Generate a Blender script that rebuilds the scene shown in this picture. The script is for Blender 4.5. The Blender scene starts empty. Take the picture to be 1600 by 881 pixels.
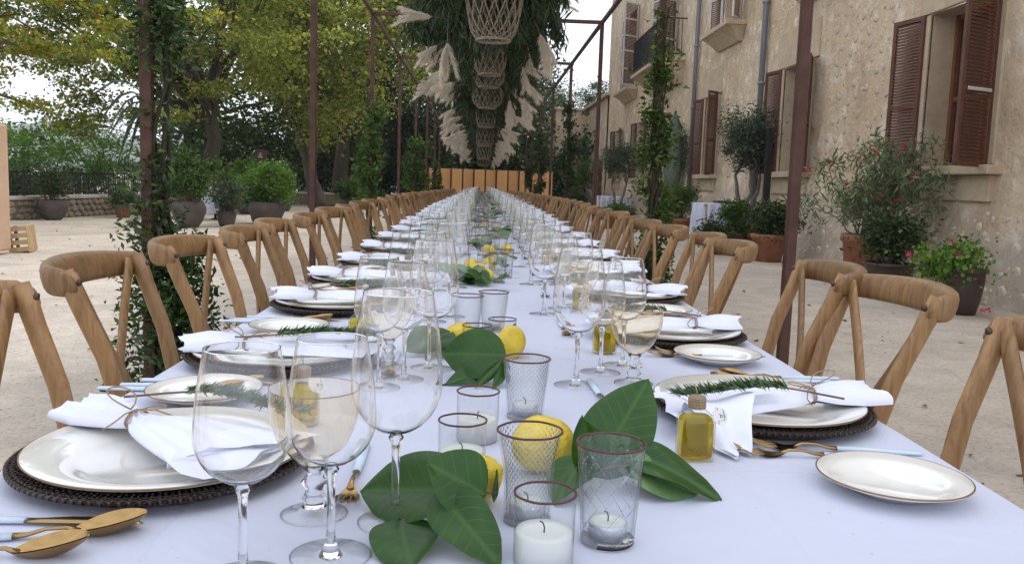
import bpy, math, random
import numpy as np
from mathutils import Vector, Matrix
R = math.radians
PI = math.pi
C = bpy.context.scene.collection
sc = bpy.context.scene
random.seed(7)
rng = np.random.default_rng(7)

# ------------------------------------------------------------------ camera, sky, sun, exposure
F, VX, VY, ROLL, CAMZ = 1340.0, 752.0, 284.5, 0.033, 1.095
yv = Vector((VX - 800, 440.5 - VY, -F)).normalized()
zv = Vector((ROLL, 1, ((VX - 800) * ROLL + (440.5 - VY)) / F)).normalized()
xv = yv.cross(zv)
cam = bpy.data.objects.new('camera', bpy.data.cameras.new('camera'))
C.objects.link(cam)
cam.matrix_world = Matrix.Translation((0, 0, CAMZ)) @ Matrix((xv, yv, zv)).to_4x4()
cam.data.sensor_width = 36
cam.data.lens = F / 1600 * 36
cam.data.clip_start = 0.02
cam.data.clip_end = 6000
sc.camera = cam
sc.render.resolution_x, sc.render.resolution_y = 1024, 563

w = bpy.data.worlds.new('World'); sc.world = w; w.use_nodes = True
nt = w.node_tree; nt.nodes.clear()
SUN_EL, SUN_AZ = 52, 62          # azimuth from +Y towards +X
sky = nt.nodes.new('ShaderNodeTexSky'); sky.sky_type = 'NISHITA'; sky.sun_disc = False
sky.sun_elevation = R(SUN_EL); sky.sun_rotation = R(SUN_AZ); sky.dust_density = 2.0; sky.air_density = 1.0
bw = nt.nodes.new('ShaderNodeBackground'); bw.inputs['Strength'].default_value = 0.15
tc = nt.nodes.new('ShaderNodeTexCoord')
mp = nt.nodes.new('ShaderNodeMapping'); mp.inputs['Scale'].default_value = (1.2, 1.2, 3.0)
cl = nt.nodes.new('ShaderNodeTexNoise'); cl.inputs['Scale'].default_value = 2.2; cl.inputs['Detail'].default_value = 6
cr = nt.nodes.new('ShaderNodeMapRange'); cr.inputs[1].default_value = .35; cr.inputs[2].default_value = .65
cr.inputs[3].default_value = .62; cr.inputs[4].default_value = .97
mx = nt.nodes.new('ShaderNodeMix'); mx.data_type = 'RGBA'
mx.inputs[7].default_value = (9.6, 9.9, 10.6, 1)
ow = nt.nodes.new('ShaderNodeOutputWorld')
nt.links.new(tc.outputs['Generated'], mp.inputs[0]); nt.links.new(mp.outputs[0], cl.inputs[0])
nt.links.new(cl.outputs[0], cr.inputs[0]); nt.links.new(cr.outputs[0], mx.inputs[0])
nt.links.new(sky.outputs[0], mx.inputs[6]); nt.links.new(mx.outputs[2], bw.inputs[0]); nt.links.new(bw.outputs[0], ow.inputs[0])
sun = bpy.data.objects.new('sun', bpy.data.lights.new('sun', 'SUN')); C.objects.link(sun)
sun.data.energy = 1.4; sun.data.angle = R(11); sun.data.color = (1, .95, .88)
sd = Vector((math.sin(R(SUN_AZ)) * math.cos(R(SUN_EL)), math.cos(R(SUN_AZ)) * math.cos(R(SUN_EL)), math.sin(R(SUN_EL))))
sun.rotation_euler = sd.to_track_quat('Z', 'Y').to_euler()
sc.view_settings.view_transform = 'Standard'; sc.view_settings.look = 'None'
sc.view_settings.gamma = 1; sc.view_settings.exposure = 0.23
sc.cycles.use_denoising = True
sc.cycles.max_bounces = 26; sc.cycles.transparent_max_bounces = 90
sc.cycles.diffuse_bounces = 3; sc.cycles.glossy_bounces = 4; sc.cycles.transmission_bounces = 26
sc.cycles.sample_clamp_indirect = 4

# ------------------------------------------------------------------ helpers
def gz(y):
    if y < 9: return .0052 * y
    return .0468 - .004 * (min(y, 60) - 9)
TOP = .755 - .005
def tz(y): return .7505 + gz(y)

def tag(o, label=None, cat=None, group=None, kind=None):
    if label: o['label'] = label
    if cat: o['category'] = cat
    if group: o['group'] = group
    if kind: o['kind'] = kind
    return o

def empty(name, loc, rz=0, label=None, cat=None, group=None):
    o = bpy.data.objects.new(name, None); C.objects.link(o)
    o.location = loc; o.rotation_euler = (0, 0, rz); o.empty_display_size = .05
    return tag(o, label, cat, group)

def link(name, me, m, parent=None, loc=None, rot=None, scale=None):
    if m is not None and not me.materials: me.materials.append(m)
    o = bpy.data.objects.new(name, me); C.objects.link(o)
    if parent: o.parent = parent
    if loc is not None: o.location = loc
    if rot is not None: o.rotation_euler = rot
    if scale is not None: o.scale = scale
    return o

def nmesh(name, v, f, smooth=False):
    """v (N,3) array, f (M,k) array of equal sized faces"""
    v = np.asarray(v, dtype=np.float32); f = np.asarray(f, dtype=np.int32)
    me = bpy.data.meshes.new(name); k = f.shape[1]
    me.vertices.add(len(v)); me.vertices.foreach_set('co', v.ravel())
    me.loops.add(f.size); me.loops.foreach_set('vertex_index', f.ravel())
    me.polygons.add(len(f)); me.polygons.foreach_set('loop_start', np.arange(0, f.size, k, dtype=np.int32))
    if smooth: me.polygons.foreach_set('use_smooth', np.ones(len(f), dtype=bool))
    me.update(calc_edges=True); return me

class MB:
    def __init__(s): s.v = []; s.f = []; s.sm = []
    def add(s, vs, fs, smooth=False):
        b = len(s.v); s.v += [tuple(p) for p in vs]
        for f in fs: s.f.append([i + b for i in f]); s.sm.append(smooth)
        return s
    def box(s, c, d, M=None):
        x, y, z = [q / 2 for q in d]
        P = [Vector((a, b, e)) for a in (-x, x) for b in (-y, y) for e in (-z, z)]
        c = Vector(c)
        P = [((M @ p) if M is not None else p) + c for p in P]
        return s.add(P, [(0, 1, 3, 2), (4, 6, 7, 5), (0, 4, 5, 1), (2, 3, 7, 6), (0, 2, 6, 4), (1, 5, 7, 3)])
    def bbox(s, c, d, b=.004, M=None):      # chamfered box
        x, y, z = [q / 2 for q in d]; c = Vector(c); P = []; F_ = []
        for (sx, sy, sz) in [(i, j, k) for i in (-1, 1) for j in (-1, 1) for k in (-1, 1)]:
            P += [Vector((sx * (x - b), sy * (y - b), sz * z)), Vector((sx * (x - b), sy * y, sz * (z - b))), Vector((sx * x, sy * (y - b), sz * (z - b)))]
        def ix(i, j, k): return 3 * ((i > 0) * 4 + (j > 0) * 2 + (k > 0))
        for k in (-1, 1): F_.append([ix(-1, -1, k), ix(1, -1, k), ix(1, 1, k), ix(-1, 1, k)])
        for j in (-1, 1): F_.append([ix(-1, j, -1) + 1, ix(1, j, -1) + 1, ix(1, j, 1) + 1, ix(-1, j, 1) + 1])
        for i in (-1, 1): F_.append([ix(i, -1, -1) + 2, ix(i, 1, -1) + 2, ix(i, 1, 1) + 2, ix(i, -1, 1) + 2])
        for i in (-1, 1):
            for j in (-1, 1): F_.append([ix(i, j, -1) + 1, ix(i, j, 1) + 1, ix(i, j, 1) + 2, ix(i, j, -1) + 2])
        for i in (-1, 1):
            for k in (-1, 1): F_.append([ix(i, -1, k), ix(i, 1, k), ix(i, 1, k) + 2, ix(i, -1, k) + 2])
        for j in (-1, 1):
            for k in (-1, 1): F_.append([ix(-1, j, k), ix(1, j, k), ix(1, j, k) + 1, ix(-1, j, k) + 1])
        for i in (-1, 1):
            for j in (-1, 1):
                for k in (-1, 1): a = ix(i, j, k); F_.append([a, a + 1, a + 2])
        return s.add([((M @ p) if M is not None else p) + c for p in P], F_)
    def tube(s, pts, rad, n=6, flat=None, smooth=True, up=None):
        """tube along pts; rad number or list; flat=(a,b) gives an elliptic section with semi axes a (side) b (up)"""
        pts = [Vector(p) for p in pts]; m = len(pts)
        if not hasattr(rad, '__len__'): rad = [rad] * m
        vs = []; ref = Vector(up) if up else None; prev = None
        for i, p in enumerate(pts):
            t = (pts[min(i + 1, m - 1)] - pts[max(i - 1, 0)])
            if t.length < 1e-9: t = Vector((0, 0, 1))
            t.normalize()
            if ref is not None: a = t.cross(ref)
            elif prev is not None: a = prev - t * prev.dot(t)
            else: a = t.cross(Vector((0, 0, 1)) if abs(t.z) < .9 else Vector((1, 0, 0)))
            if a.length < 1e-6: a = t.orthogonal()
            a.normalize(); prev = a; b = a.cross(t)
            for k in range(n):
                th = 2 * PI * (k + .5) / n
                if flat: q = a * math.cos(th) * flat[0] * rad[i] + b * math.sin(th) * flat[1] * rad[i]
                else: q = (a * math.cos(th) + b * math.sin(th)) * rad[i]
                vs.append(p + q)
        fs = [(i * n + k, i * n + (k + 1) % n, (i + 1) * n + (k + 1) % n, (i + 1) * n + k) for i in range(m - 1) for k in range(n)]
        fs += [tuple(range(n - 1, -1, -1)), tuple((m - 1) * n + k for k in range(n))]
        return s.add(vs, fs, smooth)
    def lathe(s, prof, n=24, c=(0, 0, 0), smooth=True, closed=False):
        vs = []; c = Vector(c)
        for (r, z) in prof:
            for k in range(n):
                a = 2 * PI * k / n; vs.append(c + Vector((r * math.cos(a), r * math.sin(a), z)))
        m = len(prof); rr = m if closed else m - 1
        fs = [(i * n + k, i * n + (k + 1) % n, ((i + 1) % m) * n + (k + 1) % n, ((i + 1) % m) * n + k) for i in range(rr) for k in range(n)]
        if not closed:
            if prof[0][0] > 1e-5: fs.append(tuple(range(n - 1, -1, -1)))
            if prof[-1][0] > 1e-5: fs.append(tuple((m - 1) * n + k for k in range(n)))
        return s.add(vs, fs, smooth)
    def shell(s, prof, n=24, c=(0, 0, 0)):      # open lathe, no caps
        vs = []; c = Vector(c)
        for (r, z) in prof:
            for k in range(n):
                a = 2 * PI * k / n; vs.append(c + Vector((r * math.cos(a), r * math.sin(a), z)))
        return s.add(vs, [(i * n + k, i * n + (k + 1) % n, (i + 1) * n + (k + 1) % n, (i + 1) * n + k) for i in range(len(prof) - 1) for k in range(n)], True)
    def grid(s, fn, nu, nv, smooth=True):
        vs = [fn(i / nu, j / nv) for i in range(nu + 1) for j in range(nv + 1)]
        return s.add(vs, [(i * (nv + 1) + j, (i + 1) * (nv + 1) + j, (i + 1) * (nv + 1) + j + 1, i * (nv + 1) + j + 1) for i in range(nu) for j in range(nv)], smooth)
    def mesh(s, name='part'):
        me = bpy.data.meshes.new(name); me.from_pydata([tuple(p) for p in s.v], [], s.f)
        me.polygons.foreach_set('use_smooth', s.sm); me.update(); return me
    def build(s, name, m, parent=None, **k): return link(name, s.mesh(name), m, parent, **k)

def kids(o): return [c for c in KIDS.get(o.name, [])]
KIDS = {}
def index_kids():
    KIDS.clear()
    for o in C.objects:
        if o.parent: KIDS.setdefault(o.parent.name, []).append(o)
def dup(o, loc=None, rz=None, label=None, group=None, scale=None, skip=()):
    def cp(a, par):
        c = a.copy(); C.objects.link(c); c.parent = par
        for ch in KIDS.get(a.name, []):
            if ch.name.split('.')[0] not in skip: cp(ch, c)
        return c
    r = cp(o, None)
    if loc is not None: r.location = loc
    if rz is not None: r.rotation_euler = (0, 0, rz)
    if label: r['label'] = label
    if group: r['group'] = group
    if scale is not None: r.scale = (scale,) * 3 if not hasattr(scale, '__len__') else scale
    return r
ORD = ['nearest', 'second', 'third', 'fourth', 'fifth', 'sixth', 'seventh', 'eighth', 'ninth', 'tenth', 'eleventh', 'twelfth']

# ------------------------------------------------------------------ materials
def mat(name): 
    m = bpy.data.materials.new(name); m.use_nodes = True
    n = m.node_tree; b = n.nodes['Principled BSDF']; return m, n, b
def N(n, t, **kw):
    x = n.nodes.new('ShaderNode' + t)
    for k, v in kw.items(): setattr(x, k, v)
    return x
def noise(n, scale, detail=4, rough=.55, vec=None, dist=0):
    x = N(n, 'TexNoise'); x.inputs['Scale'].default_value = scale; x.inputs['Detail'].default_value = detail
    x.inputs['Roughness'].default_value = rough; x.inputs['Distortion'].default_value = dist
    if vec is not None: n.links.new(vec, x.inputs['Vector'])
    return x.outputs['Fac']
def ramp(n, fac, stops, interp='LINEAR'):
    x = N(n, 'ValToRGB'); x.color_ramp.interpolation = interp
    e = x.color_ramp.elements
    while len(e) < len(stops): e.new(.5)
    for i, (p, c) in enumerate(stops):
        e[i].position = p; e[i].color = (*c, 1) if len(c) == 3 else c
    n.links.new(fac, x.inputs[0]); return x.outputs[0]
def objco(n, scale=(1, 1, 1), gen='Object', rot=(0, 0, 0)):
    t = N(n, 'TexCoord'); m = N(n, 'Mapping'); m.inputs['Scale'].default_value = scale; m.inputs['Rotation'].default_value = rot
    n.links.new(t.outputs[gen], m.inputs[0]); return m.outputs[0]
def bump(n, h, strength=.3, dist=.01, normal=None):
    x = N(n, 'Bump'); x.inputs['Strength'].default_value = strength; x.inputs['Distance'].default_value = dist
    n.links.new(h, x.inputs['Height'])
    if normal is not None: n.links.new(normal, x.inputs['Normal'])
    return x.outputs[0]
def mixc(n, f, a, b, mode='MIX'):
    x = N(n, 'Mix', data_type='RGBA', blend_type=mode)
    for i, q in ((0, f), (6, a), (7, b)):
        if isinstance(q, (int, float)): x.inputs[i].default_value = q
        elif isinstance(q, tuple): x.inputs[i].default_value = (*q, 1)
        else: n.links.new(q, x.inputs[i])
    return x.outputs[2]
def mth(n, op, a, b=None, c=None):
    x = N(n, 'Math', operation=op)
    for i, q in enumerate((a, b, c)):
        if q is None: continue
        if isinstance(q, (int, float)): x.inputs[i].default_value = q
        else: n.links.new(q, x.inputs[i])
    return x.outputs[0]

def simple(name, c1, c2=None, rough=.6, scale=8, bs=.0, bscale=40, metal=0, spec=.5, coat=0, detail=4, vec=(1, 1, 1), bd=.005):
    m, n, b = mat(name); v = objco(n, vec)
    if c2: n.links.new(ramp(n, noise(n, scale, detail, vec=v), [(.3, c1), (.7, c2)]), b.inputs['Base Color'])
    else: b.inputs['Base Color'].default_value = (*c1, 1)
    b.inputs['Roughness'].default_value = rough; b.inputs['Metallic'].default_value = metal
    b.inputs['Specular IOR Level'].default_value = spec; b.inputs['Coat Weight'].default_value = coat
    if bs: n.links.new(bump(n, noise(n, bscale, 5, vec=v), bs, bd), b.inputs['Normal'])
    return m

def leafmat(name, stops, rough=.45, trans=.35, spec=.4, tm=(1.18, 1.25, .6)):
    m, n, b = mat(name); g = N(n, 'NewGeometry')
    col = ramp(n, g.outputs['Random Per Island'], stops)
    col = mixc(n, .5, col, ramp(n, noise(n, .9, 2, vec=objco(n)), [(.3, (.55, .55, .55)), (.7, (1.25, 1.25, 1.2))]), 'MULTIPLY')
    n.links.new(col, b.inputs['Base Color']); b.inputs['Roughness'].default_value = rough; b.inputs['Specular IOR Level'].default_value = spec
    tr = N(n, 'BsdfTranslucent'); n.links.new(mixc(n, 1, col, tm, 'MULTIPLY'), tr.inputs[0])
    ms = N(n, 'MixShader'); ms.inputs[0].default_value = trans
    n.links.new(b.outputs[0], ms.inputs[1]); n.links.new(tr.outputs[0], ms.inputs[2])
    n.links.new(ms.outputs[0], n.nodes['Material Output'].inputs[0]); return m

def thin_glass(name, tint=(.99, .993, .99), edge=(.15, .16, .15), relief=None, rough=0.0, refl=1.0):
    """thin walled clear glass: light passes, more is absorbed and reflected where it is seen edge on"""
    m, n, b = mat(name); n.nodes.remove(b)
    lw = N(n, 'LayerWeight'); lw.inputs[0].default_value = .5
    gl = N(n, 'BsdfGlossy'); gl.inputs['Roughness'].default_value = rough
    if relief:
        t = N(n, 'TexCoord'); s = N(n, 'SeparateXYZ'); n.links.new(t.outputs['Object'], s.inputs[0])
        ang = mth(n, 'ARCTAN2', s.outputs[1], s.outputs[0]); z = s.outputs[2]
        if relief == 'diamond':
            a1 = mth(n, 'SINE', mth(n, 'MULTIPLY', ang, 30)); a2 = mth(n, 'COSINE', mth(n, 'MULTIPLY', z, 900))
            h = mth(n, 'ABSOLUTE', mth(n, 'ADD', a1, a2)); bp = bump(n, h, 1.0, .0011)
        else:
            k, q = 3.5, 100
            a1 = mth(n, 'ABSOLUTE', mth(n, 'SINE', mth(n, 'ADD', mth(n, 'MULTIPLY', ang, k), mth(n, 'MULTIPLY', z, q))))
            a2 = mth(n, 'ABSOLUTE', mth(n, 'SINE', mth(n, 'SUBTRACT', mth(n, 'MULTIPLY', ang, k), mth(n, 'MULTIPLY', z, q))))
            h = mth(n, 'MINIMUM', mth(n, 'MINIMUM', a1, a2), .16); bp = bump(n, h, 1.0, .009)
        for x in (lw, gl): n.links.new(bp, x.inputs['Normal'])
    fac = lw.outputs['Facing']
    tcol = mixc(n, mth(n, 'POWER', fac, 4.5), tint, edge)
    fres = mth(n, 'ADD', .06, mth(n, 'MULTIPLY', .8, mth(n, 'POWER', fac, 5.0)))
    tr = N(n, 'BsdfTransparent'); n.links.new(tcol, tr.inputs[0])
    ms = N(n, 'MixShader')
    n.links.new(mth(n, 'MULTIPLY', fres, refl), ms.inputs[0]); n.links.new(tr.outputs[0], ms.inputs[1]); n.links.new(gl.outputs[0], ms.inputs[2])
    n.links.new(ms.outputs[0], n.nodes['Material Output'].inputs[0]); return m

def solid_glass(name, col=(1, 1, 1), ior=1.5, rough=0):
    m, n, b = mat(name); n.nodes.remove(b); g = N(n, 'BsdfGlass'); g.inputs[0].default_value = (*col, 1)
    g.inputs['IOR'].default_value = ior; g.inputs['Roughness'].default_value = rough
    n.links.new(g.outputs[0], n.nodes['Material Output'].inputs[0]); return m

M = {}
# oak
m, n, b = mat('oak'); v = objco(n, (9, 9, 1.0)); v2 = objco(n, (3, 3, .6))
fine = noise(n, 9, 6, .55, v, .8); oi = N(n, 'ObjectInfo'); big = noise(n, 2.5, 3, .5, v2, .6)
c = ramp(n, fine, [(.2, (.12, .062, .024)), (.42, (.225, .125, .05)), (.62, (.3, .175, .074)), (.85, (.37, .23, .108))])
c = mixc(n, 1, c, ramp(n, oi.outputs['Random'], [(0, (.78, .76, .74)), (1, (1.18, 1.16, 1.12))]), 'MULTIPLY')
n.links.new(mixc(n, .5, c, ramp(n, big, [(.3, (.62, .58, .54)), (.7, (1.3, 1.27, 1.22))]), 'MULTIPLY'), b.inputs['Base Color'])
b.inputs['Roughness'].default_value = .46; n.links.new(bump(n, fine, .3, .002), b.inputs['Normal']); M['oak'] = m
M['bolt'] = simple('bolt_metal', (.06, .045, .035), (.13, .09, .07), .45, metal=.8)
# cloth
m, n, b = mat('table_linen'); b.inputs['Base Color'].default_value = (.72, .74, .84, 1); b.inputs['Roughness'].default_value = .85
b.inputs['Sheen Weight'].default_value = .15
w1 = noise(n, 2.2, 4, .5, objco(n), .6); w2 = noise(n, 420, 2, .5, objco(n))
sx = N(n, 'SeparateXYZ'); n.links.new(objco(n), sx.inputs[0]); wob = mth(n, 'MULTIPLY', noise(n, 4, 3, .5, objco(n)), .03)
def crease(o_, p0, w_, per=None):
    a = mth(n, 'ADD', mth(n, 'SUBTRACT', o_, p0), wob)
    if per: a = mth(n, 'PINGPONG', mth(n, 'ADD', a, per * 8), per)
    return mth(n, 'MAXIMUM', 0.0, mth(n, 'SUBTRACT', 1.0, mth(n, 'DIVIDE', mth(n, 'ABSOLUTE', a), w_)))
cre = mth(n, 'MAXIMUM', crease(sx.outputs[0], .025, .006), mth(n, 'MAXIMUM', crease(sx.outputs[0], .33, .005), mth(n, 'MAXIMUM', crease(sx.outputs[0], -.28, .005), crease(sx.outputs[1], 1.93, .006, .46))))
nn = bump(n, cre, .3, .0022, bump(n, w1, .75, .04)); n.links.new(bump(n, w2, .1, .0006, nn), b.inputs['Normal'])
sp = ramp(n, noise(n, 90, 1, .3, objco(n)), [(.76, (.53, .555, .675)), (.79, (.45, .46, .52))])
n.links.new(sp, b.inputs['Base Color']); M['linen'] = m
m, n, b = mat('napkin_cotton'); b.inputs['Base Color'].default_value = (.74, .76, .88, 1); b.inputs['Roughness'].default_value = .9
n.links.new(bump(n, noise(n, 60, 3, .6, objco(n)), .15, .004, bump(n, noise(n, 900, 1, .5, objco(n)), .15, .0004)), b.inputs['Normal']); M['napkin'] = m
M['clear'] = thin_glass('clear_thin_glass')
M['amber'] = thin_glass('amber_thin_glass', (.985, .955, .91), (.4, .27, .17))
M['diamond'] = thin_glass('diamond_relief_glass', (.99, .993, .99), (.5, .53, .52), 'diamond', .05)
M['cut'] = thin_glass('cut_glass', (.985, .99, .99), (.25, .28, .29), 'cut', .02)
M['stemglass'] = solid_glass('stem_glass')
M['realamber'] = solid_glass('amber_glass', (.985, .955, .89))
M['cup'] = thin_glass('candle_cup_glass', (.97, .98, .98), (.5, .52, .54))
M['ceramic'] = simple('glazed_ceramic', (.78, .77, .73), rough=.06, coat=.5)
M['gilt'] = simple('gilt_rim', (.28, .16, .09), rough=.3, metal=.6)
m, n, b = mat('dark_rattan')
t = N(n, 'TexCoord'); s_ = N(n, 'SeparateXYZ'); n.links.new(t.outputs['Object'], s_.inputs[0])
ang = mth(n, 'ARCTAN2', s_.outputs[1], s_.outputs[0]); ln = mth(n, 'SQRT', mth(n, 'ADD', mth(n, 'POWER', s_.outputs[0], 2), mth(n, 'POWER', s_.outputs[1], 2)))
h = mth(n, 'MULTIPLY', mth(n, 'SINE', mth(n, 'MULTIPLY', ang, 110)), mth(n, 'SINE', mth(n, 'MULTIPLY', ln, 900)))
n.links.new(ramp(n, h, [(.0, (.01, .005, .003)), (.6, (.045, .019, .01)), (1, (.085, .04, .021))]), b.inputs['Base Color'])
n.links.new(bump(n, h, 1, .003), b.inputs['Normal']); b.inputs['Roughness'].default_value = .35; M['rattan'] = m
M['gold'] = simple('brushed_gold', (.44, .29, .125), (.34, .21, .085), .22, metal=1, scale=30, vec=(1, 8, 1))
M['handle'] = simple('pale_blue_resin', (.56, .66, .78), rough=.25)
M['twine'] = simple('jute_twine', (.24, .16, .09), (.4, .29, .18), .9, scale=300)
M['needle'] = leafmat('rosemary_needles', [(0, (.03, .075, .03)), (.5, (.08, .15, .06)), (1, (.2, .26, .16))], .5, .15)
M['twig'] = simple('brown_twig', (.1, .06, .045), (.19, .12, .08), .8, scale=60)
m, n, b = mat('olive_oil'); n.nodes.remove(b)
g_ = N(n, 'BsdfGlass'); g_.inputs[0].default_value = (.88, .78, .08, 1); g_.inputs['IOR'].default_value = 1.3
t_ = N(n, 'BsdfTranslucent'); t_.inputs[0].default_value = (.85, .66, .02, 1); d_ = N(n, 'BsdfDiffuse'); d_.inputs[0].default_value = (.62, .47, .01, 1)
m1 = N(n, 'MixShader'); m1.inputs[0].default_value = .4; n.links.new(t_.outputs[0], m1.inputs[1]); n.links.new(d_.outputs[0], m1.inputs[2])
m2 = N(n, 'MixShader'); m2.inputs[0].default_value = .24; n.links.new(g_.outputs[0], m2.inputs[1]); n.links.new(m1.outputs[0], m2.inputs[2])
n.links.new(m2.outputs[0], n.nodes['Material Output'].inputs[0]); M['oil'] = m
M['tag'] = simple('paper_tag', (.75, .74, .72), rough=.8)
M['ink'] = simple('dark_ink', (.05, .05, .05), rough=.7)
M['wax'] = simple('white_wax', (.7, .71, .68), rough=.35); M['wax'].node_tree.nodes['Principled BSDF'].inputs['Subsurface Weight'].default_value = .15
M['alu'] = simple('aluminium_cup', (.62, .63, .68), rough=.3, metal=.7)
M['wick'] = simple('burnt_wick', (.02, .018, .018), rough=.9)
M['rim'] = simple('maroon_rim', (.075, .018, .02), rough=.3)
m, n, b = mat('lemon_peel'); vv = objco(n, (1, 1, 1))
n.links.new(ramp(n, noise(n, 30, 4, .6, vv), [(.25, (.45, .31, .015)), (.42, (.66, .47, .025)), (.6, (.74, .55, .04)), (.8, (.8, .63, .09))]), b.inputs['Base Color'])
n.links.new(bump(n, noise(n, 230, 3, .6, vv), 1.0, .003), b.inputs['Normal']); b.inputs['Roughness'].default_value = .38; M['lemon'] = m
def bigleaf(name, c1, c2, vein):
    m, n, b = mat(name); t = N(n, 'TexCoord'); s = N(n, 'SeparateXYZ'); n.links.new(t.outputs['Object'], s.inputs[0])
    y = mth(n, 'ABSOLUTE', s.outputs[1])
    v = mth(n, 'SINE', mth(n, 'MULTIPLY', mth(n, 'SUBTRACT', s.outputs[0], mth(n, 'MULTIPLY', y, .75)), 420))
    vn = mth(n, 'MAXIMUM', ramp(n, v, [(.96, (0, 0, 0)), (1, (1, 1, 1))]), ramp(n, y, [(.0, (1, 1, 1)), (.0014, (0, 0, 0))]))
    base = ramp(n, noise(n, 25, 3, .5, t.outputs['Object']), [(.3, c1), (.7, c2)])
    n.links.new(mixc(n, mth(n, 'MULTIPLY', vn, .7), base, vein), b.inputs['Base Color'])
    n.links.new(bump(n, vn, -.5, .0012), b.inputs['Normal']); b.inputs['Roughness'].default_value = .34; b.inputs['Specular IOR Level'].default_value = .36
    tr = N(n, 'BsdfTranslucent'); tr.inputs[0].default_value = (.1, .25, .01, 1); ms = N(n, 'MixShader'); ms.inputs[0].default_value = .15
    n.links.new(b.outputs[0], ms.inputs[1]); n.links.new(tr.outputs[0], ms.inputs[2]); n.links.new(ms.outputs[0], n.nodes['Material Output'].inputs[0])
    return m
M['leaf_dark'] = bigleaf('dark_glossy_leaf', (.012, .05, .008), (.026, .085, .012), (.06, .14, .03))
M['leaf_pale'] = bigleaf('pale_leaf_underside', (.1, .19, .075), (.14, .24, .1), (.2, .32, .15))
M['rust'] = simple('rusty_steel', (.045, .018, .013), (.1, .042, .026), .75, scale=7, bs=.2, bscale=60)
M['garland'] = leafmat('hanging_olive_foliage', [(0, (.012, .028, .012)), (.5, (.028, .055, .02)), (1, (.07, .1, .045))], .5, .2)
M['pampas'] = leafmat('pampas_plume', [(0, (.74, .66, .55)), (.5, (.88, .82, .72)), (1, (.95, .92, .85))], .9, .45, .1, (1, .95, .88))
M['cane'] = simple('woven_cane', (.17, .13, .09), (.3, .245, .18), .7, scale=40)
M['dry'] = simple('dry_vine_core', (.02, .018, .01), (.05, .045, .02), .9, scale=10)
YG = [(0, (.09, .135, .03)), (.4, (.21, .25, .055)), (.8, (.36, .37, .09)), (1, (.48, .43, .14))]
M['plane_leaf'] = leafmat('plane_tree_leaves', YG, .55, .6)
M['autumn'] = leafmat('turning_plane_leaves', [(0, (.1, .16, .02)), (.45, (.25, .3, .05)), (.82, (.44, .4, .07)), (.93, (.36, .15, .04)), (1, (.24, .05, .03))], .55, .6)
M['deep_leaf'] = leafmat('deep_green_leaves', [(0, (.018, .04, .013)), (.6, (.045, .08, .026)), (1, (.1, .145, .05))], .5, .3)
M['mid_leaf'] = leafmat('mid_green_leaves', [(0, (.035, .075, .015)), (.6, (.08, .15, .03)), (1, (.17, .25, .06))], .5, .45)
M['bright_leaf'] = leafmat('bright_green_leaves', [(0, (.06, .14, .018)), (.6, (.13, .26, .035)), (1, (.24, .36, .07))], .5, .45)
M['olive_leaf'] = leafmat('olive_tree_leaves', [(0, (.035, .055, .03)), (.6, (.08, .11, .065)), (1, (.16, .2, .13))], .5, .2)
M['oleander_leaf'] = leafmat('oleander_leaves', [(0, (.07, .11, .05)), (.6, (.16, .22, .11)), (1, (.3, .36, .2))], .5, .35)
M['vine_leaf'] = leafmat('climber_leaves', [(0, (.015, .04, .01)), (.6, (.04, .085, .02)), (1, (.1, .17, .04))], .35, .3)
M['agave'] = simple('agave_blade', (.06, .1, .06), (.13, .19, .13), .4, scale=3)
M['pink'] = leafmat('pink_petals', [(0, (.45, .03, .09)), (.6, (.6, .06, .16)), (1, (.75, .25, .35))], .6, .3)
M['bark'] = simple('tree_bark', (.035, .028, .02), (.11, .09, .065), .9, scale=3, bs=.8, bscale=8, bd=.05, vec=(1, 1, .3))
M['olive_bark'] = simple('olive_bark', (.12, .1, .08), (.24, .21, .17), .9, scale=8, bs=.6, bscale=20, bd=.02)
M['terracotta'] = simple('terracotta', (.26, .1, .05), (.37, .17, .09), .8, scale=5, bs=.2)
M['darkpot'] = simple('brown_glazed_pot', (.035, .021, .018), (.07, .042, .035), .42, scale=4, bs=.1)
M['greypot'] = simple('grey_brown_pot', (.06, .045, .042), (.1, .078, .07), .7, scale=4, bs=.15)
M['soil'] = simple('potting_soil', (.02, .014, .01), rough=1)
M['iron'] = simple('black_iron', (.02, .02, .022), rough=.5, metal=.5)
M['shutter'] = simple('brown_shutter_paint', (.085, .03, .017), (.14, .055, .032), .5, scale=12, vec=(1, 1, .3))
M['stile'] = simple('pale_shutter_stile', (.5, .46, .46), (.62, .6, .6), .5)  # pale tone for stiles and rails of the upper shutters, slats stay brown
M['alubar'] = simple('white_metal_bar', (.55, .54, .52), rough=.4)
M['frame'] = simple('window_frame_wood', (.13, .05, .02), (.2, .08, .035), .45, scale=20, vec=(1, 1, .2))
M['pane'] = simple('dark_window_pane', (.02, .025, .024), rough=.04, coat=.3)
M['stone_trim'] = simple('dressed_sandstone', (.43, .33, .22), (.54, .44, .31), .9, scale=4, bs=.25, bscale=30)
M['pebble'] = simple('pale_rubble_stone', (.48, .38, .275), (.62, .53, .42), .95, scale=9, bs=.6, bscale=25, bd=.01)
M['pipe'] = simple('grey_downpipe', (.14, .15, .17), (.2, .21, .23), .5, scale=6, vec=(1, 1, .2))
M['screen'] = simple('orange_fabric', (.66, .34, .13), (.74, .41, .17), .85, scale=1.5)
M['canvas'] = simple('grey_green_canvas', (.09, .115, .09), (.13, .16, .13), .9, scale=3)
M['palewood'] = simple('pale_crate_wood', (.42, .28, .14), (.55, .4, .22), .7, scale=10, vec=(1, 1, .2))
M['hill'] = simple('far_hill', (.1, .12, .085), (.19, .21, .15), 1, scale=.02, detail=8)
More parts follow.
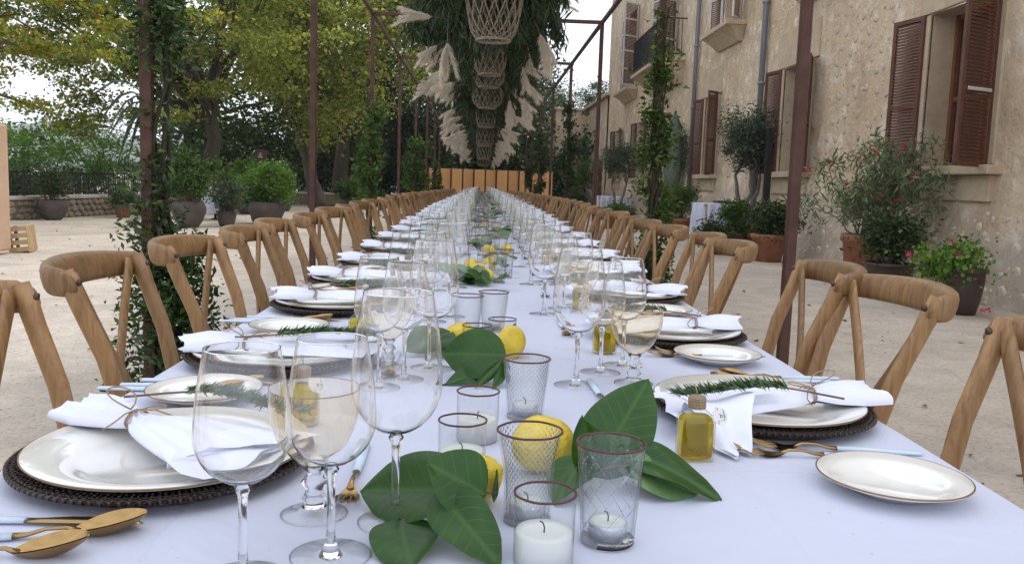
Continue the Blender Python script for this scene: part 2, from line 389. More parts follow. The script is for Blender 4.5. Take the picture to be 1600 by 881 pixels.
# facade plaster with rubble showing through
m, n, b = mat('facade_plaster'); v = objco(n)
big = noise(n, .55, 5, .6, v); med = noise(n, 3.5, 6, .6, v)
base = ramp(n, big, [(.3, (.52, .385, .255)), (.5, (.62, .485, .335)), (.7, (.7, .575, .425))])
vo = N(n, 'TexVoronoi', feature='SMOOTH_F1'); vo.inputs['Scale'].default_value = 4.2; n.links.new(mixc(n, .12, v, N(n, 'TexNoise').outputs['Color']), vo.inputs['Vector'])
st = ramp(n, mth(n, 'ADD', vo.outputs['Distance'], mth(n, 'MULTIPLY', noise(n, 16, 4, .6, v), .3)), [(.32, (1, 1, 1)), (.52, (0, 0, 0))])
base = mixc(n, mth(n, 'MULTIPLY', st, mth(n, 'MULTIPLY', ramp(n, noise(n, 1.1, 3, .5, v), [(.33, (0, 0, 0)), (.5, (1, 1, 1))]), .9)), base, (.76, .68, .56))
base = mixc(n, .55, base, ramp(n, med, [(.3, (.7, .68, .66)), (.7, (1.16, 1.15, 1.13))]), 'MULTIPLY')
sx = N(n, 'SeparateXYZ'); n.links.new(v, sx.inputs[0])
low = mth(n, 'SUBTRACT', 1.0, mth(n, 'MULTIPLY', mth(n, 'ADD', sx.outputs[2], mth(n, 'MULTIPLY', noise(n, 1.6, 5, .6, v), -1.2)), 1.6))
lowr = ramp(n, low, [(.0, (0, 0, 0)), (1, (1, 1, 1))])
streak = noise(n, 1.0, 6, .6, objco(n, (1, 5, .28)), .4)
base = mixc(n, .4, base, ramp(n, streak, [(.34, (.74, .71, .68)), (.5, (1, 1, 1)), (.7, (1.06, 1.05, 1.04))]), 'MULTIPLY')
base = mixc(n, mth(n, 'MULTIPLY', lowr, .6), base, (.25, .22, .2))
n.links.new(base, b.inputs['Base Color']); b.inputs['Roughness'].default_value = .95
n.links.new(bump(n, st, .5, .015, bump(n, noise(n, 14, 8, .65, v), .8, .035, bump(n, noise(n, 1.8, 5, .6, v), .6, .1))), b.inputs['Normal']); M['facade'] = m
# ground
m, n, b = mat('compacted_gravel'); v = objco(n)
g1 = noise(n, .45, 6, .6, v); g2 = noise(n, 4, 8, .7, v); g3 = noise(n, 45, 4, .7, v); g4 = noise(n, .9, 3, .5, v, 1)
base = ramp(n, g1, [(.3, (.41, .35, .285)), (.5, (.51, .445, .37)), (.7, (.59, .52, .44))])
base = mixc(n, .6, base, ramp(n, g2, [(.3, (.7, .69, .68)), (.6, (1.08, 1.07, 1.05))]), 'MULTIPLY')
base = mixc(n, .75, base, ramp(n, g3, [(.3, (.35, .33, .32)), (.44, (1, 1, 1)), (.72, (1.25, 1.25, 1.25))]), 'MULTIPLY')
base = mixc(n, mth(n, 'MULTIPLY', ramp(n, g4, [(.56, (0, 0, 0)), (.7, (1, 1, 1))]), .35), base, (.24, .21, .19))
n.links.new(base, b.inputs['Base Color']); b.inputs['Roughness'].default_value = .92
n.links.new(bump(n, g3, .7, .012, bump(n, g2, .5, .03)), b.inputs['Normal']); M['ground'] = m
M['gritstone'] = simple('grit_stones', (.3, .25, .2), (.55, .48, .4), .9, scale=3)
M['fallen'] = leafmat('fallen_dry_leaves', [(0, (.12, .07, .03)), (1, (.3, .2, .08))], .7, .2)
M['wallstone'] = simple('parapet_stone', (.2, .16, .11), (.36, .3, .22), .95, scale=6, bs=.5, bscale=20)
M['capstone'] = simple('parapet_cap', (.42, .38, .33), (.52, .48, .42), .9, scale=4, bs=.2)
M['mortar'] = simple('mortar', (.2, .17, .13), rough=1)
M['pinkstone'] = simple('pillar_stone', (.5, .33, .22), (.58, .42, .3), .9, scale=3, bs=.3)

# ------------------------------------------------------------------ ground and hills
ys = [-60, -10, 0, 3, 6, 9, 15, 20, 30, 45, 60, 120, 400, 3000]
xs = [-3000, -300, -60, -20, -10, -5, 0, 5, 10, 20, 60, 300, 3000]
mb = MB(); mb.add([(x, y, gz(y)) for y in ys for x in xs], [(j * 13 + i, j * 13 + i + 1, (j + 1) * 13 + i + 1, (j + 1) * 13 + i) for j in range(13) for i in range(12)])
tag(mb.build('ground', M['ground']), kind='structure')
def hill(name, y, x0, x1, h, seed, lift=0, m='hill'):
    r = random.Random(seed); ph = [r.uniform(0, 6) for _ in range(6)]; mb = MB()
    def f(u, v):
        x = x0 + (x1 - x0) * u; e = math.sin(PI * u) ** .6
        t = sum(math.sin(u * k * 5 + ph[k - 1]) / k for k in range(1, 6)) * .16 + .72
        return (x, y + v * h * 3, -2 + lift + h * e * t * math.sin(v * PI / 2) + 2 * math.sin(40 * u + v * 9))
    mb.grid(f, 90, 8); tag(mb.build(name, M[m]), kind='structure')
def grit():
    n_ = 9000; r = np.random.default_rng(3); X = r.uniform(-8.5, 5.0, n_); Y = 1.2 + 14 * r.random(n_) ** 1.4; S = r.uniform(.004, .014, n_) * (1 + (r.random(n_) < .03) * 1.5)
    Z = np.array([gz(y) for y in Y]); a = r.uniform(0, 2 * PI, (n_, 1)) + np.array([[0, 2.1, 4.2]]); base = np.stack([X[:, None] + S[:, None] * np.cos(a), Y[:, None] + S[:, None] * np.sin(a), np.repeat((Z - .001)[:, None], 3, 1)], 2)
    top = np.stack([X, Y, Z + S * .6], 1)[:, None, :]; V = np.concatenate([base, top], 1).reshape(-1, 3); i = np.arange(n_)[:, None] * 4
    tag(link('gravel', nmesh('gravel', V, np.concatenate([i + [0, 1, 3], i + [1, 2, 3], i + [2, 0, 3]])), M['gritstone']), kind='stuff')
    n_ = 420; X = r.uniform(-8.5, 5.1, n_); Y = 2 + 17 * r.random(n_); P = np.stack([X, Y, np.array([gz(y) for y in Y]) + .008], 1); D = r.normal(size=(n_, 3)); D[:, 2] = 0
    tag(leaf_cloud('fallen_leaves', P, .045, M['fallen'], aspect=.5, dirs=D * 4), kind='stuff')
hill('hills', 520, -520, -60, 46, 3)
hill('hills', 900, -640, 120, 78, 5)
hill('hills', 1500, -300, 700, 90, 8)

# ------------------------------------------------------------------ foliage tools
def leaf_cloud(name, P, size, m, parent=None, aspect=.6, droop=0.0, var=.4, fold=.18, dirs=None, kind=None):
    """P (n,3) leaf centres. every leaf is a folded diamond of four triangles worth of area"""
    n_ = len(P); P = np.asarray(P)
    if dirs is None:
        d = rng.normal(size=(n_, 3)); d[:, 2] = d[:, 2] * .6 - droop
    else: d = np.asarray(dirs) + rng.normal(size=(n_, 3)) * .25
    d /= np.linalg.norm(d, axis=1)[:, None] + 1e-9
    q = rng.normal(size=(n_, 3)); s = np.cross(d, q); s /= np.linalg.norm(s, axis=1)[:, None] + 1e-9
    nrm = np.cross(d, s)
    L = size * (1 + var * rng.uniform(-1, 1, n_))[:, None]; W = L * aspect
    a = P - d * L * .5; bb = P + s * W * .5 - d * L * .05 + nrm * L * fold; cc = P + d * L * .5; dd = P - s * W * .5 - d * L * .05 + nrm * L * fold
    V = np.stack([a, bb, cc, dd], 1).reshape(-1, 3)
    o = link(name, nmesh(name, V, np.arange(4 * n_).reshape(-1, 4)), m, parent)
    if kind: o['kind'] = kind
    return o
def clumps(n, c, r, k, cr, shell=.55, flat=1.0):
    """n points in k clumps over an ellipsoid"""
    u = rng.normal(size=(k, 3)); u /= np.linalg.norm(u, axis=1)[:, None]
    rad = rng.uniform(shell, 1.0, k)[:, None]
    cc = np.array(c) + u * rad * np.array(r)
    idx = rng.integers(0, k, n); sz = (rng.uniform(.6, 1.3, k) * cr)[idx][:, None]
    g = rng.normal(size=(n, 3)) * .5 * sz; g[:, 2] *= flat
    return cc[idx] + g, cc
def limb_path(a, b, r, seg=5, wob=.12):
    a = Vector(a); b = Vector(b); L = (b - a).length
    return [a.lerp(b, t / seg) + Vector((r.uniform(-1, 1), r.uniform(-1, 1), r.uniform(-.6, .6) + math.sin(t / seg * PI) * .8)) * wob * L * (0 if t in (0, seg) else .35) for t in range(seg + 1)]
def tree(name, x, y, trunk_h, trunk_r, crown_c, crown_r, nleaf, size, lm, label, k=90, cr=.9, limbs=12, limb_r=.3, lean=(0, 0), shell=.5, group=None, bark='bark', flat=.6, cat='tree', aspect=.7, extra=None, base=None):
    z0 = gz(y) if base is None else base; r = random.Random(len(name) + int(x * 10) + int(y * 7)); root = empty(name, (x, y, z0), 0, label, cat, group)
    P, cc = clumps(nleaf, (crown_c[0] - x, crown_c[1] - y, crown_c[2] - z0), crown_r, k, cr, shell, flat)
    if extra is not None: P = np.concatenate([P, np.asarray(extra) - np.array([x, y, z0])])
    P = P[P[:, 2] > .15]
    leaf_cloud('crown', P, size, M[lm], root, aspect=aspect, droop=.3)
    top = Vector((lean[0], lean[1], trunk_h)); mb = MB()
    ns = 7; mb.tube([Vector((0, 0, -.1)).lerp(top, i / ns) + Vector((r.uniform(-1, 1), r.uniform(-1, 1), 0)) * trunk_r * .25 for i in range(ns + 1)], [trunk_r * (1.35 - .25 * min(i, 2) - .28 * i / ns) for i in range(ns + 1)], 10)
    mb.build('trunk', M[bark], root)
    mb = MB(); order = list(range(len(cc))); r.shuffle(order)
    for i in order[:limbs]:
        p = limb_path(top - Vector((0, 0, r.uniform(0, .2) * trunk_h)), Vector(cc[i]), r)
        mb.tube(p, [trunk_r * limb_r * (1 - t / 6.2) for t in range(6)], 6)
        if i % 2 == 0:
            j = r.choice(order); mb.tube(limb_path(p[3], Vector(cc[i]).lerp(Vector(cc[j]), .35), r), [trunk_r * .12 * (1 - t / 6.5) for t in range(6)], 5)
    mb.build('limbs', M[bark], root)
    return root

TG = 'trees round the terrace'
tree('plane_tree', -8.0, 26, 3.0, .33, (-9.2, 24.0, 6.6), (6.6, 4.6, 4.6), 66000, .115, 'plane_leaf', 'big plane tree with pale yellow green crown and the thickest trunk left of the table', 330, .75, 26, group=TG, flat=.35, shell=.35)
tree('plane_tree', -12.5, 15.5, 3.2, .3, (-10.2, 15.5, 4.6), (5.6, 3.2, 3.3), 42000, .08, 'autumn', 'plane tree with reddish and yellow leaves reaching in at the top left', 260, .42, 46, group=TG, flat=.25, shell=.2)
tree('plane_tree', -5.9, 31.5, 3.4, .3, (-5.5, 30.5, 7.0), (3.6, 3.2, 4.7), 40000, .13, 'plane_leaf', 'plane tree with leaning forked trunk beside the dark tall post', 120, .9, 16, lean=(-.9, .3), group=TG)
tree('shade_tree', -5.6, 35, 4.0, .4, (-5.5, 36, 6.5), (4.2, 3, 4.4), 20000, .16, 'deep_leaf', 'dark shade tree with broad straight trunk behind the leaning plane tree', 90, 1.1, 10, group=TG)
tree('shade_tree', -2.6, 40, 3.0, .3, (-3.0, 40, 6.0), (3.6, 2.5, 6.2), 26000, .17, 'deep_leaf', 'dark dense tree behind the left end of the orange screen', 110, 1.1, 8, group=TG)
tree('shade_tree', -12, 36, 3.5, .35, (-10.3, 37, 5.0), (4.2, 3.5, 4.6), 20000, .18, 'mid_leaf', 'mid green tree standing far behind the biggest plane tree', 110, 1.3, 8, group=TG)
tree('shade_tree', .2, 46, 3.0, .3, (.2, 46, 5.8), (3.2, 2.5, 6.0), 18000, .2, 'deep_leaf', 'dark tree directly behind the middle of the orange screen', 80, 1.2, 8, group=TG)
tree('pine_tree', 3.3, 50, 5, .25, (3.4, 50, 4.2), (2.0, 2.0, 4.6), 18000, .18, 'deep_leaf', 'dark conifer rising left of the low stone wing', 80, .8, 10, group=TG, aspect=.25)
tree('pine_tree', 8.1, 60, 7, .2, (7.9, 60, 7.0), (1.6, 1.4, 1.3), 2600, .22, 'deep_leaf', 'pine tree showing only its tip above the low stone wing', 26, .6, 8, group=TG, aspect=.25)
tree('shade_tree', -20, 34, 1.4, .2, (-20, 34, 1.6), (4.5, 2.5, 1.3), 9000, .16, 'mid_leaf', 'low bushy tree beyond the parapet at the far left', 60, .8, 8, group=TG)
# hedge-like trees beyond the parapet
for (x, y, rx, h, l_, mm, s_) in [(-16.4, 29, 2.0, 2.3, 'bright feathery green tree beyond the iron railing on the left', 'bright_leaf', 9000),
                             (-13.2, 30, 1.9, 2.35, 'bright green feathery tree beyond the iron railing, above the round clipped shrub', 'bright_leaf', 9000),
                             (-12.2, 38, 2.4, 2.6, 'dark green tree beyond the railing between the bright green tree and the vine post', 'deep_leaf', 8000),
                             (-17.2, 26, 1.6, 2.0, 'greyish dark bush beyond the railing by the stone pillar', 'deep_leaf', 5000)]:
    tree('garden_tree', x, y, 1.0, .1, (x, y, h * .62), (rx, 1.4, h * .52), s_, .1, mm, l_, 60, .45, 6, group='trees beyond the parapet', aspect=.4)
P, _ = clumps(24000, (-14.5, 26, .35), (4.2, 8.5, .75), 220, .5, 0)
tag(leaf_cloud('ground_cover', P[(P[:, 2] > -.15) & (P[:, 0] < -9.9)], .11, M['deep_leaf']), kind='stuff')
P, _ = clumps(70000, (-5, 44, 2.2), (17, 4, 3.0), 260, 1.1, 0)
tag(leaf_cloud('undergrowth', P[(P[:, 2] > -.2) & ((P[:, 0] > -9.5) | (P[:, 2] < 1.5))], .24, M['deep_leaf']), kind='stuff')

grit()
# ------------------------------------------------------------------ parapet, railing, pillar, crate
def parapet():
    root = empty('parapet_wall', (-9.3, 18, gz(20)), 0, 'low rubble stone parapet with pale coping along the far left edge of the terrace', 'wall')
    pts = [Vector((-10.4, 15, 0)), Vector((-9.55, 18.4, 0)), Vector((-9.0, 23.6, 0)), Vector((-8.7, 30, 0)), Vector((-7.5, 33.5, 0)), Vector((-4.6, 34.5, 0))]
    off = Vector(root.location); core = MB(); cap = MB(); H = .42
    r = random.Random(4); proto = []
    for k in range(8):
        b_ = MB(); q = 7; ring = [(math.cos(2 * PI * i / q) * .5 * r.uniform(.75, 1), math.sin(2 * PI * i / q) * .5 * r.uniform(.75, 1)) for i in range(q)]
        b_.add([(x, 0, z) for x, z in ring] + [(x * .8, -.05, z * .8) for x, z in ring], [tuple(range(q, 2 * q))] + [(i, (i + 1) % q, q + (i + 1) % q, q + i) for i in range(q)])
        me = b_.mesh('stone'); me.materials.append(M['wallstone']); proto.append(me)
    cnt = 0
    for a, b2 in zip(pts[:-1], pts[1:]):
        d = b2 - a; L = d.length; d.normalize(); nrm = Vector((d.y, -d.x, 0)); ang = math.atan2(d.y, d.x); Rz = Matrix.Rotation(ang, 3, 'Z')
        core.box((a + b2) / 2 - off + Vector((0, 0, H / 2)), (L + .05, .35, H), Rz)
        cap.bbox((a + b2) / 2 - off + Vector((0, 0, H + .035)), (L + .08, .44, .07), .01, Rz)
        if a.y < 29:
            s = 0.12
            while s < L:
                for row in range(3):
                    if cnt >= 290: break
                    sz = r.uniform(.15, .24)
                    p = a + d * (s + r.uniform(-.04, .04) + .09 * (row % 2)) + nrm * .176 - off; p.z = .07 + row * .135
                    link('stone', proto[cnt % 8], None, root, p, (0, r.uniform(-.3, .3), ang), (sz * 1.15, 1, sz * .75)); cnt += 1
                s += .25
    core.build('wall_core', M['mortar'], root); cap.build('coping', M['capstone'], root)
    rl = empty('iron_railing', (-9.3, 18, gz(20) + H + .07), 0, 'black iron railing with close upright bars on top of the stone parapet', 'railing')
    bars = MB(); rails = MB()
    for a, b2 in zip(pts[:4], pts[1:4]):
        d = b2 - a; L = d.length; d.normalize(); Rz = Matrix.Rotation(math.atan2(d.y, d.x), 3, 'Z'); o2 = off
        for z in (.06, .5): rails.box((a + b2) / 2 - o2 + Vector((0, 0, z)), (L, .03, .025), Rz)
        for i in range(int(L / .11)): bars.box(a + d * (i * .11) - o2 + Vector((0, 0, .26)), (.014, .014, .5), Rz)
    tag(bars.build('bars', M['iron'], rl), kind='stuff'); rails.build('rails', M['iron'], rl)
    for a in pts[:4]:
        MB().box(a - off + Vector((0, 0, .27)), (.04, .04, .56)).build('post', M['iron'], rl)
parapet()
mb = MB(); 
mb.bbox((0, 0, .8), (.34, .34, 1.5), .02); mb.lathe([(.17, 1.5), (.15, 1.62), (.0, 1.7)], 12)
tag(mb.build('stone_pillar', M['pinkstone'], loc=(-5.85, 10.45, gz(10.5))), 'pale pinkish stone pillar cut off by the left edge of the picture', 'pillar')
def crate():
    root = empty('wooden_crate', (-5.72, 10.95, gz(11)), R(14), 'slatted pale wooden crate standing on end beside the stone pillar', 'crate')
    root.rotation_euler = (0, R(-6), R(14)); root.scale = (.85,) * 3
    for k in range(5): MB().box((.14, -.19 + k * .095, .19), (.014, .075, .38)).build('slat', M['palewood'], root)
    for k in range(4): MB().box((-.0 + .0, -.2, .05 + k * .1), (.26, .014, .07)).build('slat', M['palewood'], root)
    for s in (-1, 1): MB().box((-.1, s * .17, .19), (.04, .04, .38)).build('corner_post', M['darkpot'], root)
    MB().box((0, .0, .02), (.25, .38, .02)).build('end_board', M['palewood'], root)
crate()

# ------------------------------------------------------------------ potted plants
def bowl_prof(r, h, kind):
    if kind == 'bowl': return [(r * .0, 0), (r * .5, 0), (r * .78, h * .25), (r * .98, h * .6), (r, h * .75), (r * .86, h * .97), (r * .82, h), (r * .74, h * .98), (r * .72, h * .86), (0, h * .86)]
    if kind == 'urn': return [(0, 0), (r * .62, 0), (r * .8, h * .3), (r * .92, h * .7), (r * .92, h * .9), (r * 1.0, h * .92), (r * 1.0, h), (r * .86, h), (r * .84, h * .9), (0, h * .9)]
    return [(0, 0), (r * .7, 0), (r * .9, h * .84), (r, h * .85), (r, h), (r * .88, h), (r * .86, h * .9), (0, h * .9)]
def pot_plant(x, y, r, h, pm, kind, label, leaf, cr, cz, crad, nl, size, group, name='potted_shrub', aspect=.5, stems=8, k=40, shell=.2, flowers=0, cr2=.18, clump=None):
    root = empty(name, (x, y, gz(y)), random.uniform(0, 6), label, 'potted plant', group)
    root.rotation_euler = (0, 0, 0)
    p = MB().lathe(bowl_prof(r, h, kind), 28).build('pot', M[pm], root)
    MB().lathe([(0, h * .875), (r * .8, h * .875)], 20).build('soil', M['soil'], root)
    P, cc = clumps(nl, (cr[0], cr[1], cz), crad, k, cr2, shell, .9)
    P = P[P[:, 2] > h * .55] if kind != 'spill' else P
    leaf_cloud('foliage', P, size, M[leaf], root, aspect=aspect, droop=-.2)
    mb = MB(); rr = random.Random(int(x * 100))
    for i in range(stems):
        mb.tube(limb_path((rr.uniform(-.2, .2) * r, rr.uniform(-.2, .2) * r, h * .85), Vector(cc[i % len(cc)]), rr, 5, .15), [.014 * (1 - t / 7) for t in range(6)], 5)
    mb.build('stems', M['twig'] if 'olive' not in leaf else M['olive_bark'], root)
    if flowers:
        F_ = cc[rng.integers(0, len(cc), flowers)] + rng.normal(size=(flowers, 3)) * cr2 * .8
        Q = np.repeat(F_, 14, 0) + rng.normal(size=(flowers * 14, 3)) * .017
        leaf_cloud('blossoms', Q, .035, M['pink'], root, aspect=.9)
    return root
GL, GR = 'potted plants on the left of the terrace', 'potted plants along the house wall'
pot_plant(-8.97, 18.4, .3, .42, 'greypot', 'bowl', 'wide dark bowl of purple flowered shrub in front of the parapet', 'deep_leaf', (0, 0), .75, (.38, .38, .32), 3200, .05, GL, flowers=9)
pot_plant(-8.3, 20.3, .2, .3, 'terracotta', 'flower', 'small terracotta pot with a round clipped shrub by the parapet', 'deep_leaf', (0, 0), .43, (.36, .36, .17), 4200, .04, GL, k=60)
pot_plant(-5.75, 17.2, .33, .52, 'greypot', 'bowl', 'large round grey bowl with tall shrub just right of the vine clad post', 'mid_leaf', (0, 0), 1.05, (.5, .45, .5), 7000, .07, GL)
pot_plant(-5.22, 17.9, .21, .32, 'greypot', 'urn', 'small grey pot with a thin twiggy shrub between two large bowls', 'olive_leaf', (0, 0), .62, (.36, .3, .32), 2200, .06, GL, stems=14)
pot_plant(-5.0, 19.6, .2, .3, 'greypot', 'urn', 'dark pot half hidden behind the big leafy bowl', 'mid_leaf', (0, 0), .7, (.4, .35, .35), 3000, .07, GL)
pot_plant(-5.9, 20.2, .18, .3, 'terracotta', 'urn', 'small reddish pot behind the white cloth on the left', 'mid_leaf', (0, 0), .75, (.4, .35, .4), 3000, .07, GL)
pot_plant(-4.72, 19.2, .4, .5, 'greypot', 'bowl', 'big grey bowl under the widest bright bush left of the chairs', 'bright_leaf', (0, 0), .92, (.62, .5, .48), 11000, .065, GL, k=80)
pot_plant(-6.2, 27.5, .24, .42, 'greypot', 'bowl', 'dark pot with a pale shrub near the leaning plane tree', 'olive_leaf', (0, 0), .95, (.5, .4, .55), 3600, .07, GL)
pot_plant(-4.55, 30.5, .4, .4, 'darkpot', 'bowl', 'low dark bowl with dense green bush near the far kerb', 'mid_leaf', (0, 0), .72, (.6, .5, .36), 5000, .09, GL)
pot_plant(-7.5, 22.5, .3, .4, 'greypot', 'bowl', 'shrub in a bowl behind the tall shrub near the vine clad post', 'bright_leaf', (0, 0), .9, (.6, .5, .5), 7000, .07, GL)
pot_plant(-6.55, 24.3, .3, .4, 'greypot', 'bowl', 'bright bush below the thickest tree trunk', 'bright_leaf', (0, 0), 1.0, (.8, .5, .6), 8000, .08, GL)
# right
pot_plant(4.42, 7.62, .19, .42, 'darkpot', 'urn', 'dark brown pot of pink geraniums nearest to the camera by the house', 'bright_leaf', (-.12, .05), .46, (.36, .25, .14), 1500, .045, GR, k=34, aspect=.9, flowers=7, name='potted_geranium')
pot_plant(4.25, 8.72, .26, .36, 'darkpot', 'urn', 'wide dark pot of dense dark shrub between geraniums and oleander', 'deep_leaf', (0, 0), .62, (.3, .3, .24), 4200, .045, GR, k=50)
def oleander():
    root = empty('potted_oleander', (4.62, 10.15, gz(10)), 0, 'tall airy oleander with crimson flowers in a large terracotta pot', 'potted plant', GR)
    MB().lathe(bowl_prof(.27, .58, 'flower'), 32).build('pot', M['terracotta'], root)
    MB().lathe([(0, .5), (.22, .5)], 20).build('soil', M['soil'], root)
    r = random.Random(12); mb = MB(); P = []; D = []; fl = []
    for i in range(20):
        a = r.uniform(0, 2 * PI); sp = r.uniform(.25, 1.0)
        tip = Vector((math.cos(a) * 1.0 * sp + .1, math.sin(a) * 1.0 * sp - .25, r.uniform(1.15, 1.85) - .35 * sp))
        p0 = Vector((r.uniform(-.08, .08), r.uniform(-.08, .08), .45)); path = limb_path(p0, tip, r, 7, .1)
        mb.tube(path, [.012 * (1 - t / 9) for t in range(8)], 5)
        ends = [tip]
        for _ in range(6):
            s = path[r.randint(3, 6)]; e = s + Vector((r.uniform(-.3, .3), r.uniform(-.3, .3), r.uniform(-.05, .3))); mb.tube([s, (s + e) / 2 + Vector((0, 0, .02)), e], .004, 4); ends.append(e)
        for e in ends:
            for _ in range(28):
                P.append(tuple(e + Vector((r.gauss(0, .07), r.gauss(0, .07), r.gauss(0, .07)))))
                D.append((r.gauss(0, .6), r.gauss(0, .6), .6 + r.gauss(0, .4)))
            if r.random() < .33: fl.append(tuple(e + Vector((0, 0, .06))))
    mb.build('stems', M['olive_bark'], root)
    leaf_cloud('foliage', P, .11, M['oleander_leaf'], root, aspect=.17, dirs=D)
    Q = np.repeat(np.array(fl), 12, 0) + rng.normal(size=(len(fl) * 12, 3)) * .022
    leaf_cloud('blossoms', Q, .036, M['pink'], root, aspect=.9)
oleander()
pot_plant(4.42, 12.95, .28, .42, 'terracotta', 'flower', 'terracotta pot of dark green bushy plant just left of the near right post', 'deep_leaf', (.05, 0), .62, (.38, .35, .24), 5200, .06, GR, k=60)
pot_plant(4.65, 15.5, .2, .32, 'darkpot', 'urn', 'small dark pot of green bush in front of the white table', 'mid_leaf', (0, 0), .55, (.3, .28, .28), 2800, .06, GR)
pot_plant(4.55, 19.5, .27, .42, 'terracotta', 'flower', 'terracotta pot with wide feathery bush left of the white table', 'mid_leaf', (-.1, 0), .82, (.62, .5, .42), 8000, .06, GR, k=70, aspect=.3)
pot_plant(3.9, 14.2, .2, .16, 'darkpot', 'urn', 'low dark pot of fern like plant hidden behind the right hand chairs', 'deep_leaf', (0, 0), .3, (.3, .3, .2), 2500, .06, GR)
def potted_tree(x, y, pr, ph, th, crown, cr, nl, label, leaf='olive_leaf', name='potted_olive_tree', pm='terracotta', trunks=3, lean=.12, size=.07, pk='flower'):
    root = empty(name, (x, y, gz(y)), 0, label, 'potted tree', 'olive trees in pots along the house wall')
    MB().lathe(bowl_prof(pr, ph, pk), 28).build('pot', M[pm], root)
    P, cc = clumps(nl, (crown[0], crown[1], crown[2]), cr, 60, .22, .2, .9)
    leaf_cloud('crown', P, size, M[leaf], root, aspect=.3, droop=.1)
    r = random.Random(int(x * 77 + y)); mb = MB()
    for i in range(trunks):
        a = 2 * PI * i / trunks + .4; t = Vector((math.cos(a) * lean * 2.2 + crown[0] * .6, math.sin(a) * lean * 2, th))
        p = limb_path((math.cos(a) * .05, math.sin(a) * .05, ph * .8), t, r, 6, .1); mb.tube(p, [.06 * (1 - k / 11) for k in range(7)], 8)
        for _ in range(4): mb.tube(limb_path(t, Vector(cc[r.randrange(60)]), r, 4, .15), [.022 * (1 - k / 6) for k in range(5)], 5)
    mb.build('trunk', M['olive_bark'], root); return root
potted_tree(4.95, 15.9, .32, .4, 1.35, (.02, 0, 2.05), (.52, .5, .62), 9000, 'olive tree with dense upright crown behind the nearer white table')
potted_tree(5.0, 22.5, .33, .4, 1.4, (.05, .1, 2.1), (.75, .6, .85), 5200, 'sparse crooked olive tree by the closed parasol', trunks=2, lean=.2)
potted_tree(4.3, 26.8, .38, .42, 1.2, (.0, .0, 1.95), (.85, .7, .55), 9000, 'olive tree with round grey crown standing in a wide terracotta pot', trunks=2)
potted_tree(4.7, 35.5, .3, .4, 1.0, (-.6, .0, 1.5), (.8, .8, 1.1), 8000, 'leafy tall olive bush far along the wall near the low wing', leaf='mid_leaf')
for (x, y, rx) in [(3.55, 22.5, .36), (4.0, 24.2, .4)]:
    pot_plant(x, y, rx, .3, 'terracotta', 'flower', 'broad terracotta planter with low greenery ' + ('nearer the vine post' if y < 23 else 'beside the wide olive pot'), 'mid_leaf', (0, 0), .42, (.35, .35, .16), 2200, .06, GR)

# parasol, heater pole, white tables, draped cloth, sign
mb = MB(); root = empty('closed_parasol', (4.75, 21.4, gz(21)), 0, 'closed grey green parasol standing tall by the house wall', 'parasol')
mb.lathe([(.0, 1.0), (.17, 1.02), (.22, 1.4), (.2, 2.1), (.13, 2.75), (.03, 2.95), (0, 2.96)], 12); mb.build('canopy', M['canvas'], root)
MB().lathe([(0, 0), (.3, 0), (.3, .07), (.03, .08), (.025, 1.05), (0, 1.05)], 14).build('pole', M['iron'], root)
root = empty('patio_lamp_post', (4.78, 14.3, gz(14)), 0, 'plain black post standing behind the white table', 'post')
MB().bbox((0, 0, 1.07), (.1, .1, 2.1), .008).build('column', M['iron'], root); MB().bbox((0, 0, .02), (.3, .3, .04), .008).build('base_plate', M['iron'], root)
def cloth_table(x, y, lx, ly, h, label, group='side tables with white cloths'):
    root = empty('side_table', (x, y, gz(y)), 0, label, 'table', group)
    MB().bbox((0, 0, h - .02), (lx, ly, .035), .005).build('tabletop', M['palewood'], root)
    for sx in (-1, 1):
        for sy in (-1, 1): MB().box((sx * (lx / 2 - .06), sy * (ly / 2 - .06), h / 2 - .02), (.05, .05, h - .04)).build('leg', M['palewood'], root)
    mb = MB(); ncol = 176; prof = [(0, h + .005), (.5, h + .005), (.93, h + .005), (1.0, h + .004), (1.02, h - .012), (1.04, h * .6), (1.07, .05)]
    def f(u, v):
        a = 2 * PI * v; k = prof[min(int(round(u * 6)), 6)]; s, z = k
        c_, s_ = math.cos(a), math.sin(a); q = 1 / max(abs(c_), abs(s_)); q = min(q, 1.3)
        fo = (.042 * math.sin(a * 22) + .025 * math.sin(a * 9 + 1)) * (1 if z < h * .7 else (.3 if z < h else 0))
        return (c_ * q * (lx / 2) * s + c_ * fo, s_ * q * (ly / 2) * s + s_ * fo, z)
    mb.grid(f, 6, ncol)
    o = mb.build('tablecloth', M['linen'], loc=(x, y, gz(y))); tag(o, 'white cloth draped to the ground over the ' + label.split(' ', 1)[1], 'tablecloth', 'white cloths of the side tables')
cloth_table(4.95, 17.6, .95, 1.1, .8, 'nearer side table in front of the olive tree')
cloth_table(4.5, 29.5, 1.1, 1.3, .78, 'farther side table by the round olive tree')
mb = MB(); mb.bbox((0, 0, .04), (.5, .4, .05), .01)
tag(mb.build('serving_board', M['darkpot'], loc=(5.0, 17.3, gz(17) + .8)), 'dark tray lying on the nearer white side table', 'tray')
root = empty('bar_table', (-6.3, 20.7, gz(20)), 0, 'small high table under a draped white cloth between the left pots', 'table')
MB().lathe([(0, .78), (.2, .78), (.2, .8), (0, .8)], 16).build('tabletop', M['palewood'], root); MB().lathe([(0, 0), (.16, 0), (.03, .04), (.03, .78), (0, .78)], 12).build('leg', M['iron'], root)
mb = MB(); mb.grid(lambda u, v: ((.06 + .15 * min(u * 2, 1) + .14 * u) * math.cos(2 * PI * v) + .02 * math.sin(v * 70) * u, (.06 + .15 * min(u * 2, 1) + .08 * u) * math.sin(2 * PI * v), .81 if u < .3 else .81 - .66 * (u - .3) / .7), 8, 60)
